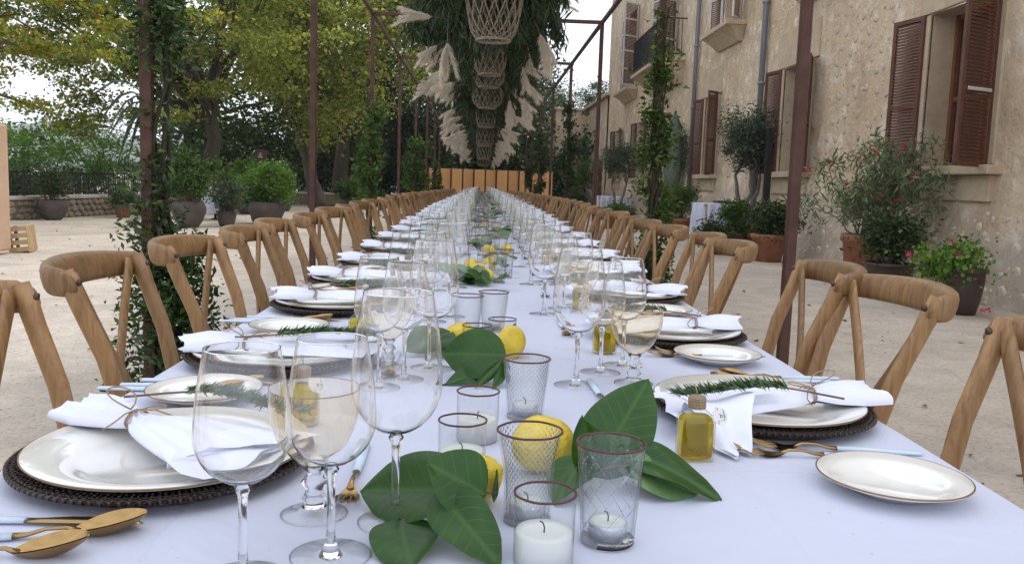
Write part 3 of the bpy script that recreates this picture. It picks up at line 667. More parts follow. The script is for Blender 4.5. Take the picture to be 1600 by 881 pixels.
tag(mb.build('tablecloth', M['linen'], loc=(-6.3, 20.7, gz(20))), 'white cloth hanging over the small high table behind the left pots', 'tablecloth')
root = empty('signpost', (-6.2, 24.6, gz(24)), 0, 'rusty square sign box on a post above the potted bushes', 'sign')
MB().bbox((0, 0, 1.62), (.3, .05, .36), .01).build('sign_board', M['rust'], root); MB().box((0, .04, .8), (.05, .03, 1.6)).build('post', M['rust'], root)
for k in range(3): MB().box((-.02, -.0275, 1.6 + .05 * k), (.12 - .03 * k, .003, .015)).build('lettering_line', M['tag'], root)

# ------------------------------------------------------------------ the house
XW = 5.35
house = empty('stone_house', (XW, 20, 0), 0, 'long sandstone country house with brown shutters along the right side', 'house')
HO = Vector((XW, 20, 0))
openings = [(8.95, 10.4, 1.45, 3.26), (14.1, 15.42, 1.45, 3.26), (19.7, 20.85, 1.45, 3.26), (28.3, 29.9, 1.4, 3.3), (33.3, 34.8, 1.4, 3.3), (22.6, 23.6, -.2, 2.5),
            (18.3, 19.6, 4.6, 6.5), (24.4, 26.4, 4.62, 7.3), (30.6, 32.6, 4.6, 7.4), (12.9, 14.4, 4.6, 6.5), (9.0, 10.3, 4.6, 6.5)]
def wall_x(y, z):
    bat = max(0, 1.35 - z) ** 1.5 * .22 * (1 if y < 24 else .5)
    return bat + .012 * math.sin(y * 3.1 + z * 2) * math.sin(z * 4.3 + y)
def facade():
    Ys = sorted(set([2.0 + i * .5 for i in range(70)] + [36.9] + [q for o in openings for q in o[:2]])); Zs = sorted(set([-.3, 0] + [.35 * i for i in range(1, 30)] + [10.6] + [q for o in openings for q in o[2:]]))
    Ys = [y for y in Ys if y <= 36.9]; vid = {}; vs = []; fs = []
    near = lambda y, z: any(abs(y - a) < 1e-6 or abs(y - b_) < 1e-6 for a, b_, c_, d_ in openings if c_ - .01 <= z <= d_ + .01)
    def vi(y, z):
        if (y, z) not in vid:
            vid[(y, z)] = len(vs); vs.append((-wall_x(y, z) if z < 1.4 or not near(y, z) else 0, y - 20, z))
        return vid[(y, z)]
    for y0, y1 in zip(Ys[:-1], Ys[1:]):
        for z0, z1 in zip(Zs[:-1], Zs[1:]):
            ym, zm = (y0 + y1) / 2, (z0 + z1) / 2
            if any(a < ym < b_ and c_ < zm < d_ for a, b_, c_, d_ in openings): continue
            fs.append((vi(y0, z0), vi(y0, z1), vi(y1, z1), vi(y1, z0)))
    mb = MB(); mb.add(vs, fs, False)
    mb.box((4, 17.15, 5.15), (8, .5, 10.9)); mb.box((4, -18.2, 5.15), (8, .4, 10.9)); mb.box((4.3, -.5, 10.7), (8.6, 35.5, .2))
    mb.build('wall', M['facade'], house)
    D = .32
    for a, b_, c_, d_ in openings:
        inner = MB()
        for yy in (a, b_): inner.add([(0, yy - 20, c_), (D, yy - 20, c_), (D, yy - 20, d_), (0, yy - 20, d_)], [(0, 1, 2, 3)])
        for zz in (c_, d_): inner.add([(0, a - 20, zz), (D, a - 20, zz), (D, b_ - 20, zz), (0, b_ - 20, zz)], [(0, 1, 2, 3)])
        inner.build('reveal', M['stone_trim'], house)
    for i, (a, b_, c_, d_) in enumerate(openings):
        ym = (a + b_) / 2 - 20; W = b_ - a; H = d_ - c_; t = .07
        fr = MB(); x = D
        for yy in (a + t / 2, b_ - t / 2, (a + b_) / 2): fr.box((x, yy - 20, (c_ + d_) / 2), (.06, t, H - .002))
        for zz in (c_ + t / 2 + .001, d_ - t / 2 - .001, c_ + H * .45): fr.box((x + .004, ym, zz), (.052, W - 2 * t + .02, t * .8))
        f_ = fr.build('window' if c_ > 0 else 'door', M['frame'] if c_ > 0 else M['iron'], house)
        MB().box((x + .02, ym, (c_ + d_) / 2), (.01, W - .02, H - .02)).build('pane', M['pane'], f_)
facade()
slat_cache = {}
def shutter(hy, hx, fy, fx, z0, z1, pale=False, slats=True, bars=False):
    """hinge (hx,hy), free edge (fx,fy)"""
    d = Vector((fx - hx, fy - hy, 0)); L = d.length; ang = math.atan2(d.y, d.x); H = z1 - z0; st = .06
    root = MB()
    for s in (st / 2, L - st / 2): root.bbox((s, 0, H / 2), (st, .035, H), .003)
    zs = [st / 2, H * .42, H - st / 2] if H < 2.5 else [st / 2, H * .2, H * .42, H * .6, H * .8, H - st / 2]
    for z in zs: root.bbox((L / 2, .001, z), (L - 2 * st, .033, st * .95), .003)
    o = root.build('shutter', M['stile'] if pale else M['shutter'], house, loc=(hx - XW, hy - 20, z0), rot=(0, 0, ang))
    w_ = L - 2 * st
    if slats:
        key = round(w_, 3)
        if key not in slat_cache:
            me = MB().box((0, 0, 0), (w_, .006, .036), Matrix.Rotation(R(35), 3, 'X')).mesh('slat'); me.materials.append(M['shutter']); slat_cache[key] = me
        for a, b_ in zip(zs[:-1], zs[1:]):
            z = a + st * .5 + .02
            while z < b_ - st * .5 - .01: link('slat', slat_cache[key], None, o, (L / 2, 0, z)); z += .038
    else:
        q = MB()
        for a, b_ in zip(zs[:-1], zs[1:]):
            z = a + st * .5 + .02
            while z < b_ - st * .5: q.box((L / 2, 0, z), (w_, .006, .04), Matrix.Rotation(R(35), 3, 'X')); z += .045
        tag(q.build('slats', M['shutter'], o), kind='stuff')
    if bars:
        for z in (H * .42, H - .06): MB().bbox((L / 2 - .02, -.026 if fy > hy else .026, z), (L * .72, .012, .035), .003).build('metal_bar', M['alubar'], o)
    return o
shutter(10.48, 5.31, 11.03, 5.2, 1.42, 3.27, bars=True)
shutter(8.93, 5.3, 8.7, 4.82, 1.42, 3.3, bars=True)
shutter(15.5, 5.31, 16.05, 5.22, 1.42, 3.27)
shutter(14.02, 5.3, 13.55, 5.08, 1.42, 3.27)
shutter(20.93, 5.31, 21.5, 5.23, 1.42, 3.27, slats=False)
shutter(19.62, 5.3, 19.35, 5.02, 1.42, 3.3, slats=False)
for (a, b_) in ((28.3, 29.9), (33.3, 34.8)):
    shutter(b_ + .05, 5.31, b_ + .75, 5.25, 1.4, 3.3, slats=False); shutter(a - .05, 5.31, a - .7, 5.15, 1.4, 3.3, slats=False)
shutter(19.68, 5.31, 20.3, 5.2, 4.6, 6.5, True, False); shutter(18.22, 5.3, 17.75, 5.0, 4.6, 6.5, True, False)
shutter(32.7, 5.31, 33.6, 5.25, 4.6, 7.4, True, False); shutter(30.5, 5.3, 30.1, 4.75, 4.6, 7.4, True, False)
shutter(26.5, 5.31, 27.3, 5.2, 4.65, 7.3, True, False); shutter(24.3, 5.3, 23.9, 4.85, 4.65, 7.3, True, False)
# sills, lintels, corbels
for a, b_, c_, d_ in openings[:5]:
    MB().bbox((-.06, (a + b_) / 2 - 20, c_ - .055), (.22, b_ - a + .5, .1), .01).build('sill', M['stone_trim'], house)
    MB().bbox((-.02, (a + b_) / 2 - 20, c_ - .25), (.1, b_ - a + .3, .28), .01).build('apron_stone', M['stone_trim'], house)
for a, b_, c_, d_ in openings[:3]:
    MB().bbox((-.004, (a + b_) / 2 - 20, d_ + .32), (.05, b_ - a + .5, .62), .01).build('lintel', M['stone_trim'], house)
    for yy in (b_ + .045, a - .045):
        MB().bbox((-.002, yy - 20, (c_ + d_) / 2), (.045, .09, d_ - c_ - .01), .006).build('jamb_stone', M['stone_trim'], house)
def corbel(y0, y1, z, dep=.42, h=.28):
    mb = MB(); mb.bbox((-dep / 2, (y0 + y1) / 2 - 20, z - .05), (dep, y1 - y0, .1), .01)
    n_ = 6; P = []
    for k in range(n_ + 1):
        t = k / n_; dd = dep * (.92 - .75 * t ** .7); ins = .06 + .22 * t * .9
        P += [(0, y0 + ins - 20, z - .1 - h * t), (-dd, y0 + ins - 20, z - .1 - h * t), (-dd, y1 - ins - 20, z - .1 - h * t), (0, y1 - ins - 20, z - .1 - h * t)]
    F_ = [(4 * k + j, 4 * k + j + 1, 4 * k + j + 5, 4 * k + j + 4) for k in range(n_) for j in range(3)] + [(4 * n_, 4 * n_ + 1, 4 * n_ + 2, 4 * n_ + 3)]
    mb.add(P, F_); return mb
for (y0, y1) in ((17.9, 20.1), (30.3, 33.2), (12.6, 14.9), (8.6, 10.8)): corbel(y0, y1, 4.58).build('sill', M['stone_trim'], house)
corbel(23.2, 27.6, 4.58, .72, .55).build('balcony_slab', M['stone_trim'], house)
rb = MB()
for z in (4.66, 5.58):
    rb.box((-.66, 5.4, z), (.03, 4.3, .03)); rb.box((-.33, 3.25, z), (.66, .03, .03)); rb.box((-.33, 7.55, z), (.66, .03, .03))
bal = rb.build('balcony_railing', M['iron'], house)
bb = MB()
for i in range(40): bb.box((-.66, 3.3 + i * .108, 5.1), (.016, .016, .94))
for i in range(5): bb.box((-.12 - i * .11, 3.25, 5.1), (.016, .016, .94)); bb.box((-.12 - i * .11, 7.55, 5.1), (.016, .016, .94))
tag(bb.build('bars', M['iron'], bal), kind='stuff')
for yy, z1 in ((21.7, 10.5), (16.45, 10.5)):
    mb = MB(); mb.lathe([(.055, .2), (.055, z1)], 12)
    o = mb.build('downpipe', M['pipe'], house, loc=(-.09, yy - 20, 0))
    for z in (1.6, 3.1, 4.6, 6.1, 7.6): MB().lathe([(.056, z), (.07, z), (.07, z + .06), (.056, z + .06)], 12).build('bracket', M['pipe'], o)
# rubble stones standing proud of the plaster
r = random.Random(21); protos = []
for k in range(10):
    b_ = MB(); q = 9; ring = [(math.cos(2 * PI * i / q) * .5 * r.uniform(.6, 1), math.sin(2 * PI * i / q) * .5 * r.uniform(.6, 1)) for i in range(q)]
    b_.add([(.01, x, z) for x, z in ring] + [(-.006, x * .88, z * .88) for x, z in ring] + [(-.011 + r.uniform(0, .006), x * .5, z * .5) for x, z in ring],
           [(i, (i + 1) % q, q + (i + 1) % q, q + i) for i in range(q)] + [(q + i, q + (i + 1) % q, 2 * q + (i + 1) % q, 2 * q + i) for i in range(q)] + [tuple(range(2 * q, 3 * q))], True)
    me = b_.mesh('stone'); me.materials.append(M['pebble']); protos.append(me)
placed = []; tries = 0
while len(placed) < 285 and tries < 9000:
    tries += 1; y = 6.6 + 7.4 * r.random(); z = r.uniform(.15, 4.3)
    if any(a - .75 < y < b_ + .75 and c_ - .5 < z < d_ + .7 for a, b_, c_, d_ in openings): continue
    if any((y - p[0]) ** 2 + (z - p[1]) ** 2 < .2 ** 2 for p in placed): continue
    placed.append((y, z)); s = r.uniform(.07, .21)
    link('stone', protos[len(placed) % 10], None, house, (-wall_x(y, z), y - 20, z), (r.uniform(-3, 3), 0, 0), (1, s, s * r.uniform(.5, 1)))
Vs, Fs, nv_ = [], [], 0; r2 = random.Random(8); tries = 0; extra = []
while len(extra) < 1500 and tries < 20000:
    tries += 1; y = 6.0 + 19 * r2.random() ** 1.2; z = r2.uniform(.05, 4.5)
    if any(a - .75 < y < b_ + .75 and c_ - .5 < z < d_ + .7 for a, b_, c_, d_ in openings): continue
    if any((y - p[0]) ** 2 + (z - p[1]) ** 2 < .12 ** 2 for p in placed) or any((y - p[0]) ** 2 + (z - p[1]) ** 2 < .1 ** 2 for p in extra[-400:]): continue
    extra.append((y, z)); q = 8; s = r2.uniform(.02, .075); an = r2.uniform(0, 6); k_ = r2.uniform(.5, 1); x0 = -wall_x(y, z) + .003
    ring = [(math.cos(an + 2 * PI * i / q) * s * r2.uniform(.7, 1), math.sin(an + 2 * PI * i / q) * s * k_ * r2.uniform(.7, 1)) for i in range(q)]
    Vs += [(x0, y - 20 + a, z + b_) for a, b_ in ring] + [(x0 - .009, y - 20 + a * .6, z + b_ * .6) for a, b_ in ring] + [(x0 - .011, y - 20, z)]
    Fs += [(nv_ + i, nv_ + (i + 1) % q, nv_ + q + (i + 1) % q, nv_ + q + i) for i in range(q)] + [(nv_ + q + i, nv_ + q + (i + 1) % q, nv_ + 2 * q) for i in range(q)]; nv_ += 2 * q + 1
mb = MB(); mb.add(Vs, Fs, True); tag(mb.build('small_rubble', M['pebble'], house), kind='stuff')
# low wing beyond
wing = empty('low_stone_wing', (5.35, 40, gz(40)), 0, 'lower stone wing with coping beyond the far corner of the house', 'building')
mb = MB(); mb.box((4, 1, 2.4), (8, 8, 5.2)); mb.box((1.6, 9, 2.45), (6.4, 8, 5.1)); mb.build('wall', M['facade'], wing)
mb = MB(); mb.bbox((1.6, 9, 5.06), (6.6, 8.2, .14), .02); mb.bbox((3.95, .97, 5.08), (8.2, 8.1, .15), .02); mb.build('coping', M['stone_trim'], wing)
MB().box((-.01, -1.3, 1.2), (.08, 1.0, 2.3)).build('door', M['shutter'], wing)

# ------------------------------------------------------------------ orange folding screen at the end of the table
scr = empty('folding_screen', (.35, 31.2, gz(31)), 0, 'long orange fabric folding screen closing the far end of the table', 'screen')
x = -2.25; k = 0
for k in range(11):
    wd = .42; a = R(14 if k % 2 else -14)
    MB().bbox((wd / 2, 0, .8), (wd - .05, .03, 1.55), .004).build('panel', M['screen'], scr, loc=(x, 0, 0), rot=(0, 0, a))
    MB().box((0, 0, .8), (.055, .06, 1.62)).build('upright', M['rust'], scr, loc=(x - .012, 0, 0))
    x += wd * math.cos(a)

# ------------------------------------------------------------------ pergola frame, climbers
FY = [4.0, 7.6, 11.55, 15.4, 19.2, 23.0, 26.8, 30.0]; HX = 1.5; TB = 3.22; CX = .03
for i, y in enumerate(FY):
    for s in (-1, 1):
        nm = 'left' if s < 0 else 'right'; yp = y if i else (3.87 if s < 0 else 4.17)
        lb = (ORD[i] + ' rusty steel post on the ' + nm + ' side of the table')
        MB().bbox((0, 0, TB / 2), (.05, .05, TB), .004).build('steel_post', M['rust'], loc=(CX + s * HX, yp, gz(yp)))
        tag(C.objects[-1], lb, 'post', 'steel posts of the table frame')
    o = MB().bbox((0, 0, 0), (2 * HX - .06, .045, .045), .004).build('cross_beam', M['rust'], loc=(CX, y, TB + gz(y) - .03))
    tag(o, ORD[i] + ' rusty cross beam spanning above the table', 'beam', 'steel cross beams above the table')
for s in (-1, 1):
    for i in range(len(FY) - 1):
        a, b_ = FY[i], FY[i + 1]; za, zb = gz(a) + TB - .03, gz(b_) + TB - .03
        o = MB().bbox((0, 0, 0), (.045, b_ - a - .06, .045), .004).build('side_beam', M['rust'], loc=(CX + s * HX, (a + b_) / 2, (za + zb) / 2), rot=(math.atan2(zb - za, b_ - a), 0, 0))
        tag(o, ('left' if s < 0 else 'right') + ' rusty side beam joining the ' + ORD[i] + ' and ' + ORD[i + 1] + ' posts', 'beam', 'steel side beams above the table')
def climber(x, y, segs, label, lm='vine_leaf', size=.06, aspect=.4, stems=3, blades=False, seed=1, side=0):
    """segs: list of (z, radius, leaves)"""
    root = empty('climbing_vine', (x, y, gz(y)), 0, label, 'climbing plant', 'climbers wound round the steel posts')
    P = []; r = random.Random(seed)
    for (za, ra, n_), (zb, rb_, _) in zip(segs[:-1], segs[1:]):
        k = max(3, int(n_ / 90)); cs = []
        for _ in range(k):
            t = r.random(); rr_ = ra + (rb_ - ra) * t; a = r.uniform(0, 2 * PI); q = rr_ * math.sqrt(r.random())
            cs.append((math.cos(a) * q + side * rr_ * .5, math.sin(a) * q, za + (zb - za) * t))
        cs = np.array(cs); P.append(cs[rng.integers(0, k, n_)] + rng.normal(size=(n_, 3)) * np.array([.06, .06, .07]))
    P = np.concatenate(P); leaf_cloud('foliage', P[P[:, 2] > .01], size, M[lm], root, aspect=aspect, droop=.5)
    mb = MB(); ztop = segs[-1][0]
    for k in range(stems):
        ph = r.uniform(0, 6); mb.tube([(.045 * math.cos(ph + t * .55) + r.uniform(-.015, .015) + side * .03, .045 * math.sin(ph + t * .55), ztop * t / 16) for t in range(17)], [.014 - .0005 * t for t in range(17)], 5)
    mb.build('stems', M['dry'], root)
    if blades:
        for (az, el, L) in ((180, 14, .3), (172, -6, .27), (186, -34, .27), (176, -58, .26), (190, -22, .22), (165, -45, .3)):
            b2 = MB(); a, e = R(az), R(el); pts = [Vector((math.cos(a) * math.cos(e) * L * t, math.sin(a) * L * t, 1.36 + math.sin(e) * L * t + .1 * math.sin(t * PI) - .06 * t)) for t in (0, .2, .4, .6, .8, 1)]
            b2.tube(pts, [.008, .014, .017, .015, .009, .001], 8, flat=(1, .22)); b2.build('blade', M['agave'], root)
    return root
LX, RX = CX - HX, CX + HX
climber(LX + .02, 3.91, [(0, .22, 2900), (.45, .18, 2100), (.8, .07, 420), (1.05, .05, 300), (1.6, .05, 200), (1.64, .1, 900), (2.1, .14, 700), (2.6, .12, 1)], 'thick leafy climber with agave blades wound round the near left post', size=.043, aspect=.36, blades=True, stems=7, side=.45, seed=5)
climber(RX - .0, FY[1] - .02, [(0, .15, 1100), (.5, .11, 700), (1.0, .15, 900), (1.6, .1, 520), (2.1, .04, 120), (2.6, .03, 1)], 'twisting vine with bright leaves on the second right post', 'mid_leaf', .055, .5, 6, seed=9)
climber(RX, FY[3], [(0, .2, 1000), (.9, .14, 600), (1.7, .09, 350), (2.4, .05, 1)], 'slim dark climber on the fourth right post', 'deep_leaf', .08, .5, seed=11)
climber(LX, FY[2], [(0, .2, 900), (.8, .2, 900), (1.5, .16, 600), (2.2, .1, 1)], 'loose climber up the lower half of the third left post', 'mid_leaf', .07, .5, seed=12)
climber(LX, FY[4], [(0, .25, 700), (.9, .3, 1200), (1.5, .2, 500), (1.9, .15, 1)], 'bushy climber on the fifth left post by the orange screen', 'mid_leaf', .08, .5, seed=13)
climber(RX, FY[5], [(0, .2, 600), (.9, .2, 500), (1.8, .15, 300), (2.4, .15, 1)], 'dark climber on the sixth right post before the orange screen', 'deep_leaf', .09, .5, seed=14)
climber(LX, FY[6], [(0, .2, 500), (.9, .2, 500), (1.6, .2, 300), (2.2, .15, 1)], 'far climber on the seventh left post', 'mid_leaf', .09, .5, seed=15)
climber(RX, FY[6], [(0, .2, 500), (.9, .2, 500), (1.6, .2, 300), (2.2, .15, 1)], 'far climber on the seventh right post', 'deep_leaf', .09, .5, seed=16)

# ------------------------------------------------------------------ overhead garland, lanterns, plumes
def garland():
    root = empty('hanging_garland', (CX, 16, 3.0), 0, 'long dark garland of drooping olive and eucalyptus branches above the table', 'garland')
    n_ = 4200; P = []; D = []
    for i in range(n_):
        y = 4.3 + (29 - 4.3) * random.random() ** 1.25
        a = random.uniform(-1, 1); hw = .58 + .1 * math.sin(y * 1.7) + .06 * math.sin(y * 4.1); x0 = a * hw
        L = random.uniform(.3, .75); top = 3.0 + gz(y) - .15 * abs(a) + random.uniform(-.45, .2) - (.35 if y > 12 else 0) * (1 - abs(a))
        zb_ = 1.92 + gz(y) + .5 * abs(a) + .1 * math.sin(y * 3)
        out = a * .35
        for k in range(int(20)):
            t = k / 20 * L
            z = top - t
            if z < zb_: break
            P.append((x0 + out * t * t * 1.3 + random.gauss(0, .012), y - 16 + random.gauss(0, .02), z - 3.0)); D.append((random.gauss(out * .5, .35), random.gauss(0, .35), -1))
    leaf_cloud('foliage', np.array(P), .13, M['garland'], root, aspect=.14, dirs=D, fold=.05)
    mb = MB(); mb.tube([(.1 * math.sin(y), y - 16, .0) for y in np.linspace(4.6, 29, 40)], [.05 + .02 * math.sin(i) for i in range(40)], 6); mb.build('core_branch', M['dry'], root)
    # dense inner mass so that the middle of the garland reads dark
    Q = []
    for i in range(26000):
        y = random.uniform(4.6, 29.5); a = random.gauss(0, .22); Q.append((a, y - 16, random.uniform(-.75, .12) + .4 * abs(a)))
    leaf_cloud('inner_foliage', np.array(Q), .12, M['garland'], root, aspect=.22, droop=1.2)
garland()
def plume_mesh(seed, L=.44, n_=3400):
    """a ragged fan of feathery strands"""
    r = np.random.default_rng(seed); K = 6; k = r.integers(0, K, n_); az = (r.uniform(-.34, .34, K))[k]; dr = (r.uniform(-.1, .45, K))[k]; Lk = (r.uniform(.7, 1.12, K) * L)[k]; tw = r.uniform(0, 6, K)[k]
    t = r.uniform(0.0, 1, n_) ** .85
    ax = np.stack([t * Lk * np.cos(az), t * Lk * np.sin(az) + .02 * np.sin(t * 4 + tw) * t, -dr * Lk * t ** 1.8], 1)
    wdt = .048 * np.sin(np.pi * np.clip(t * .8 + .12, 0, 1)) ** .8 * r.uniform(.1, 1.25, n_)
    off = r.normal(size=(n_, 3)); off /= np.linalg.norm(off, axis=1)[:, None]; off[:, 0] = off[:, 0] * .5; off[:, 2] -= .2
    ln = r.uniform(.03, .1, n_)[:, None]
    root = ax + off * wdt[:, None] * .2; tip = ax + off * wdt[:, None] + np.concatenate([ln, ln * np.tan(az)[:, None] + r.normal(size=(n_, 1)) * .014, -ln * r.uniform(.1, .9, (n_, 1))], 1)
    s = np.cross(tip - root, r.normal(size=(n_, 3))); s /= np.linalg.norm(s, axis=1)[:, None]; s *= r.uniform(.0008, .0026, n_)[:, None]
    mid = (root + tip) / 2 + r.normal(size=(n_, 3)) * .004 + np.array([0, 0, .006])
    V = np.stack([root, mid + s, tip, mid - s], 1).reshape(-1, 3)
    me = nmesh('plume', V, np.arange(4 * n_).reshape(-1, 4)); me.materials.append(M['pampas']); return me
PL = [plume_mesh(k) for k in range(5)]
stemme = MB().tube([(-.35, 0, .03), (0, 0, 0), (.3, 0, -.02), (.5, 0, -.07)], [.004, .004, .003, .001], 5).mesh('stalk'); stemme.materials.append(M['cane'])
pr = random.Random(31)
def plume(x, y, z, az, el, s, label=None):
    root = empty('pampas_plume', (x, y, z), 0, label, 'pampas grass', 'pampas plumes sticking out of the garland')
    root.rotation_euler = (pr.uniform(-.5, .5), R(-el), R(az)); root.scale = (s * .64,) * 3
    link('plume', PL[pr.randrange(5)], None, root); link('stalk', stemme, None, root)
first = [(-.42, 6.9, 2.36, 175, 12, .9, 'cream pampas plume jutting left level with the first beam corner'), (-.4, 7.4, 2.22, 200, -25, .8, 'cream pampas plume drooping left under the topmost left plume'),
         (-.25, 5.8, 2.0, 250, -78, .85, 'cream pampas plume hanging straight down beside the big woven lantern'), (-.4, 9.3, 2.1, 185, 0, 1.05, 'large ragged pampas plume on the left, second cluster from the top'),
         (.42, 6.8, 2.25, -5, -60, 1.15, 'broad pampas plume curving down on the right of the garland'), (.4, 7.2, 2.6, 5, 10, 1.0, 'pale pampas plume at the top right of the garland'),
         (.35, 5.2, 2.3, 10, 12, .9, 'pampas plume crossing the sky at the top right corner of the garland'), (-.5, 6.0, 2.75, 170, 15, .8, 'pampas plume poking out at the top left near the cross beam')]
for f_ in first: plume(*f_)
for i in range(96):
    y = 8.3 + i * .22; s = -1 if i % 2 == 0 else 1; zb_ = (2.25 if y < 14 else 2.1) + gz(y)
    hang = pr.uniform(-75, 0) if s > 0 else pr.uniform(-45, 5)
    plume(s * pr.uniform(.3, .48), y, zb_ + pr.uniform(-.25, .25), (180 if s < 0 else 0) + pr.uniform(-35, 35), hang, pr.uniform(.75, 1.1), (ORD[i // 2] + ' pampas plume along the ' + ('left' if s < 0 else 'right') + ' fringe of the garland behind the first cluster') if i < 24 else ('left' if s < 0 else 'right') + ' hand pampas plume in the far fringe of the receding garland')
def cane_net(prof, n_strand, mb, rad=.0045, turns=.5):
    """two sets of crossing helical strands following a profile list of (r,z)"""
    m_ = len(prof)
    for sgn in (-1, 1):
        for k in range(n_strand):
            a0 = 2 * PI * k / n_strand
            mb.tube([(r_ * math.cos(a0 + sgn * turns * 2 * PI * i / (m_ - 1)), r_ * math.sin(a0 + sgn * turns * 2 * PI * i / (m_ - 1)), z) for i, (r_, z) in enumerate(prof)], rad, 4)
def interp(prof, m_):
    out = []; 
    for i in range(m_ + 1):
        t = i / m_ * (len(prof) - 1); k = min(int(t), len(prof) - 2); f_ = t - k
        out.append((prof[k][0] * (1 - f_) + prof[k + 1][0] * f_, prof[k][1] * (1 - f_) + prof[k + 1][1] * f_))
    return out
def lantern(y, zb_, prof, label, ns=14, turns=.3, x=.045):
    root = empty('woven_lantern', (x, y, zb_ + gz(y)), 0, label, 'lantern', 'woven cane lanterns hanging under the garland')
    mb = MB(); cane_net(interp(prof, 14), ns, mb, turns=turns); mb.build('cane_net', M['cane'], root)
    mb = MB()
    for (r_, z) in (prof[0], prof[-1]): mb.tube([(r_ * math.cos(t * PI / 16), r_ * math.sin(t * PI / 16), z) for t in range(33)], .009, 6)
    mb.build('hoops', M['cane'], root)
    zt = prof[-1][1]; MB().tube([(0, 0, zt * .55), (0, 0, 3.0 - zb_)], .004, 4).build('cord', M['dry'], root)
    MB().lathe([(0, zt * .35), (.03, zt * .37), (.032, zt * .5), (.012, zt * .58), (0, zt * .58)], 12).build('bulb', M['cup'], root)
lantern(5.0, 1.87, [(.095, 0), (.13, .05), (.16, .2), (.175, .45), (.16, .7), (.1, .85)], 'largest woven cane lantern hanging nearest the camera', 16, .32)
lantern(7.4, 1.96, [(.09, 0), (.13, .06), (.145, .25), (.14, .5), (.1, .6)], 'second woven cane lantern below the largest one', 14, .3)
lantern(9.0, 2.02, [(.1, 0), (.155, .05), (.165, .13), (.15, .2), (.1, .25)], 'third lantern, squat and round, under the second one', 16, .15)
lantern(10.5, 1.94, [(.1, 0), (.17, .06), (.19, .15), (.17, .23), (.12, .28)], 'fourth lantern, the widest of the squat round ones', 18, .15)
lantern(13, 1.88, [(.11, 0), (.14, .06), (.15, .2), (.14, .4), (.1, .48)], 'fifth woven lantern in the receding row', 14, .25)
lantern(16, 1.74, [(.12, 0), (.16, .06), (.16, .3), (.12, .42)], 'sixth woven lantern in the receding row', 14, .25)
lantern(20, 1.62, [(.12, 0), (.17, .06), (.17, .3), (.12, .42)], 'seventh woven lantern in the receding row', 14, .25)
lantern(25, 1.58, [(.13, 0), (.19, .06), (.19, .35), (.12, .5)], 'farthest woven lantern at the end of the garland', 14, .25)
# ------------------------------------------------------------------ table and linen
XL, XR, YN, YE = -.538, .617, -.7, 25.5
tb = empty('banquet_table', (.04, 12, gz(12)), 0, 'very long trestle table hidden under the white cloth', 'table')
def ystrip(fn, y0, y1, n_): return [fn(y0 + (y1 - y0) * i / n_) for i in range(n_ + 1)]
mb = MB(); yy = [YN + .02, 0, 4, 9, 16, YE - .02]
mb.add([(x - .04, y - 12, tz(y) - gz(12) - d) for y in yy for (x, d) in ((XL + .01, .003), (XR - .01, .003), (XR - .01, .03), (XL + .01, .03))],
       [(4 * i + j, 4 * i + (j + 1) % 4, 4 * i + 4 + (j + 1) % 4, 4 * i + 4 + j) for i in range(5) for j in range(4)])
mb.build('tabletop', M['palewood'], tb)
for i in range(14):
    for s in (-1, 1):
        y = .5 + i * 1.88; MB().box((s * .38, y - 12, .36 + gz(y) - gz(12)), (.05, .05, .7)).build('leg', M['palewood'], tb)
def cloth():
    mb = MB(); cols = [(XL - .035, -.36), (XL - .03, -.25), (XL - .018, -.12), (XL - .006, -.03), (XL - .001, -.006), (XL + .008, 0)]
    nx = 26; cols += [(XL + .008 + (XR - XL - .016) * i / nx, 0) for i in range(1, nx)]
    cols += [(XR - .008, 0), (XR + .001, -.006), (XR + .006, -.03), (XR + .018, -.12), (XR + .03, -.25), (XR + .035, -.36)]
    Y = []; y = YN
    while y < YE: Y.append(y); y += .03 if y < 4 else .12
    vs = []
    for y in Y:
        for x, d in cols:
            z = tz(y) + d; s = 0
            if d == 0: z += .0009 * math.sin(x * 19 + y * 5) * math.sin(y * 7.3 - x * 6) + .0018 * math.exp(-((y - 1.93 - .02 * math.sin(x * 9)) / .006) ** 2) + .0015 * math.exp(-((x - .03) / .008) ** 2)
            else: s = (.018 * math.sin(y * 11) + .01 * math.sin(y * 23 + 1)) * min(1, -d * 4)
            vs.append((x + (s if x > 0 else -s), y, z))
    c = len(cols); mb.add(vs, [(i * c + j, i * c + j + 1, (i + 1) * c + j + 1, (i + 1) * c + j) for i in range(len(Y) - 1) for j in range(c - 1)], True)
    tag(mb.build('tablecloth', M['linen']), 'long white cloth covering the banquet table down its whole length', 'tablecloth')
cloth()

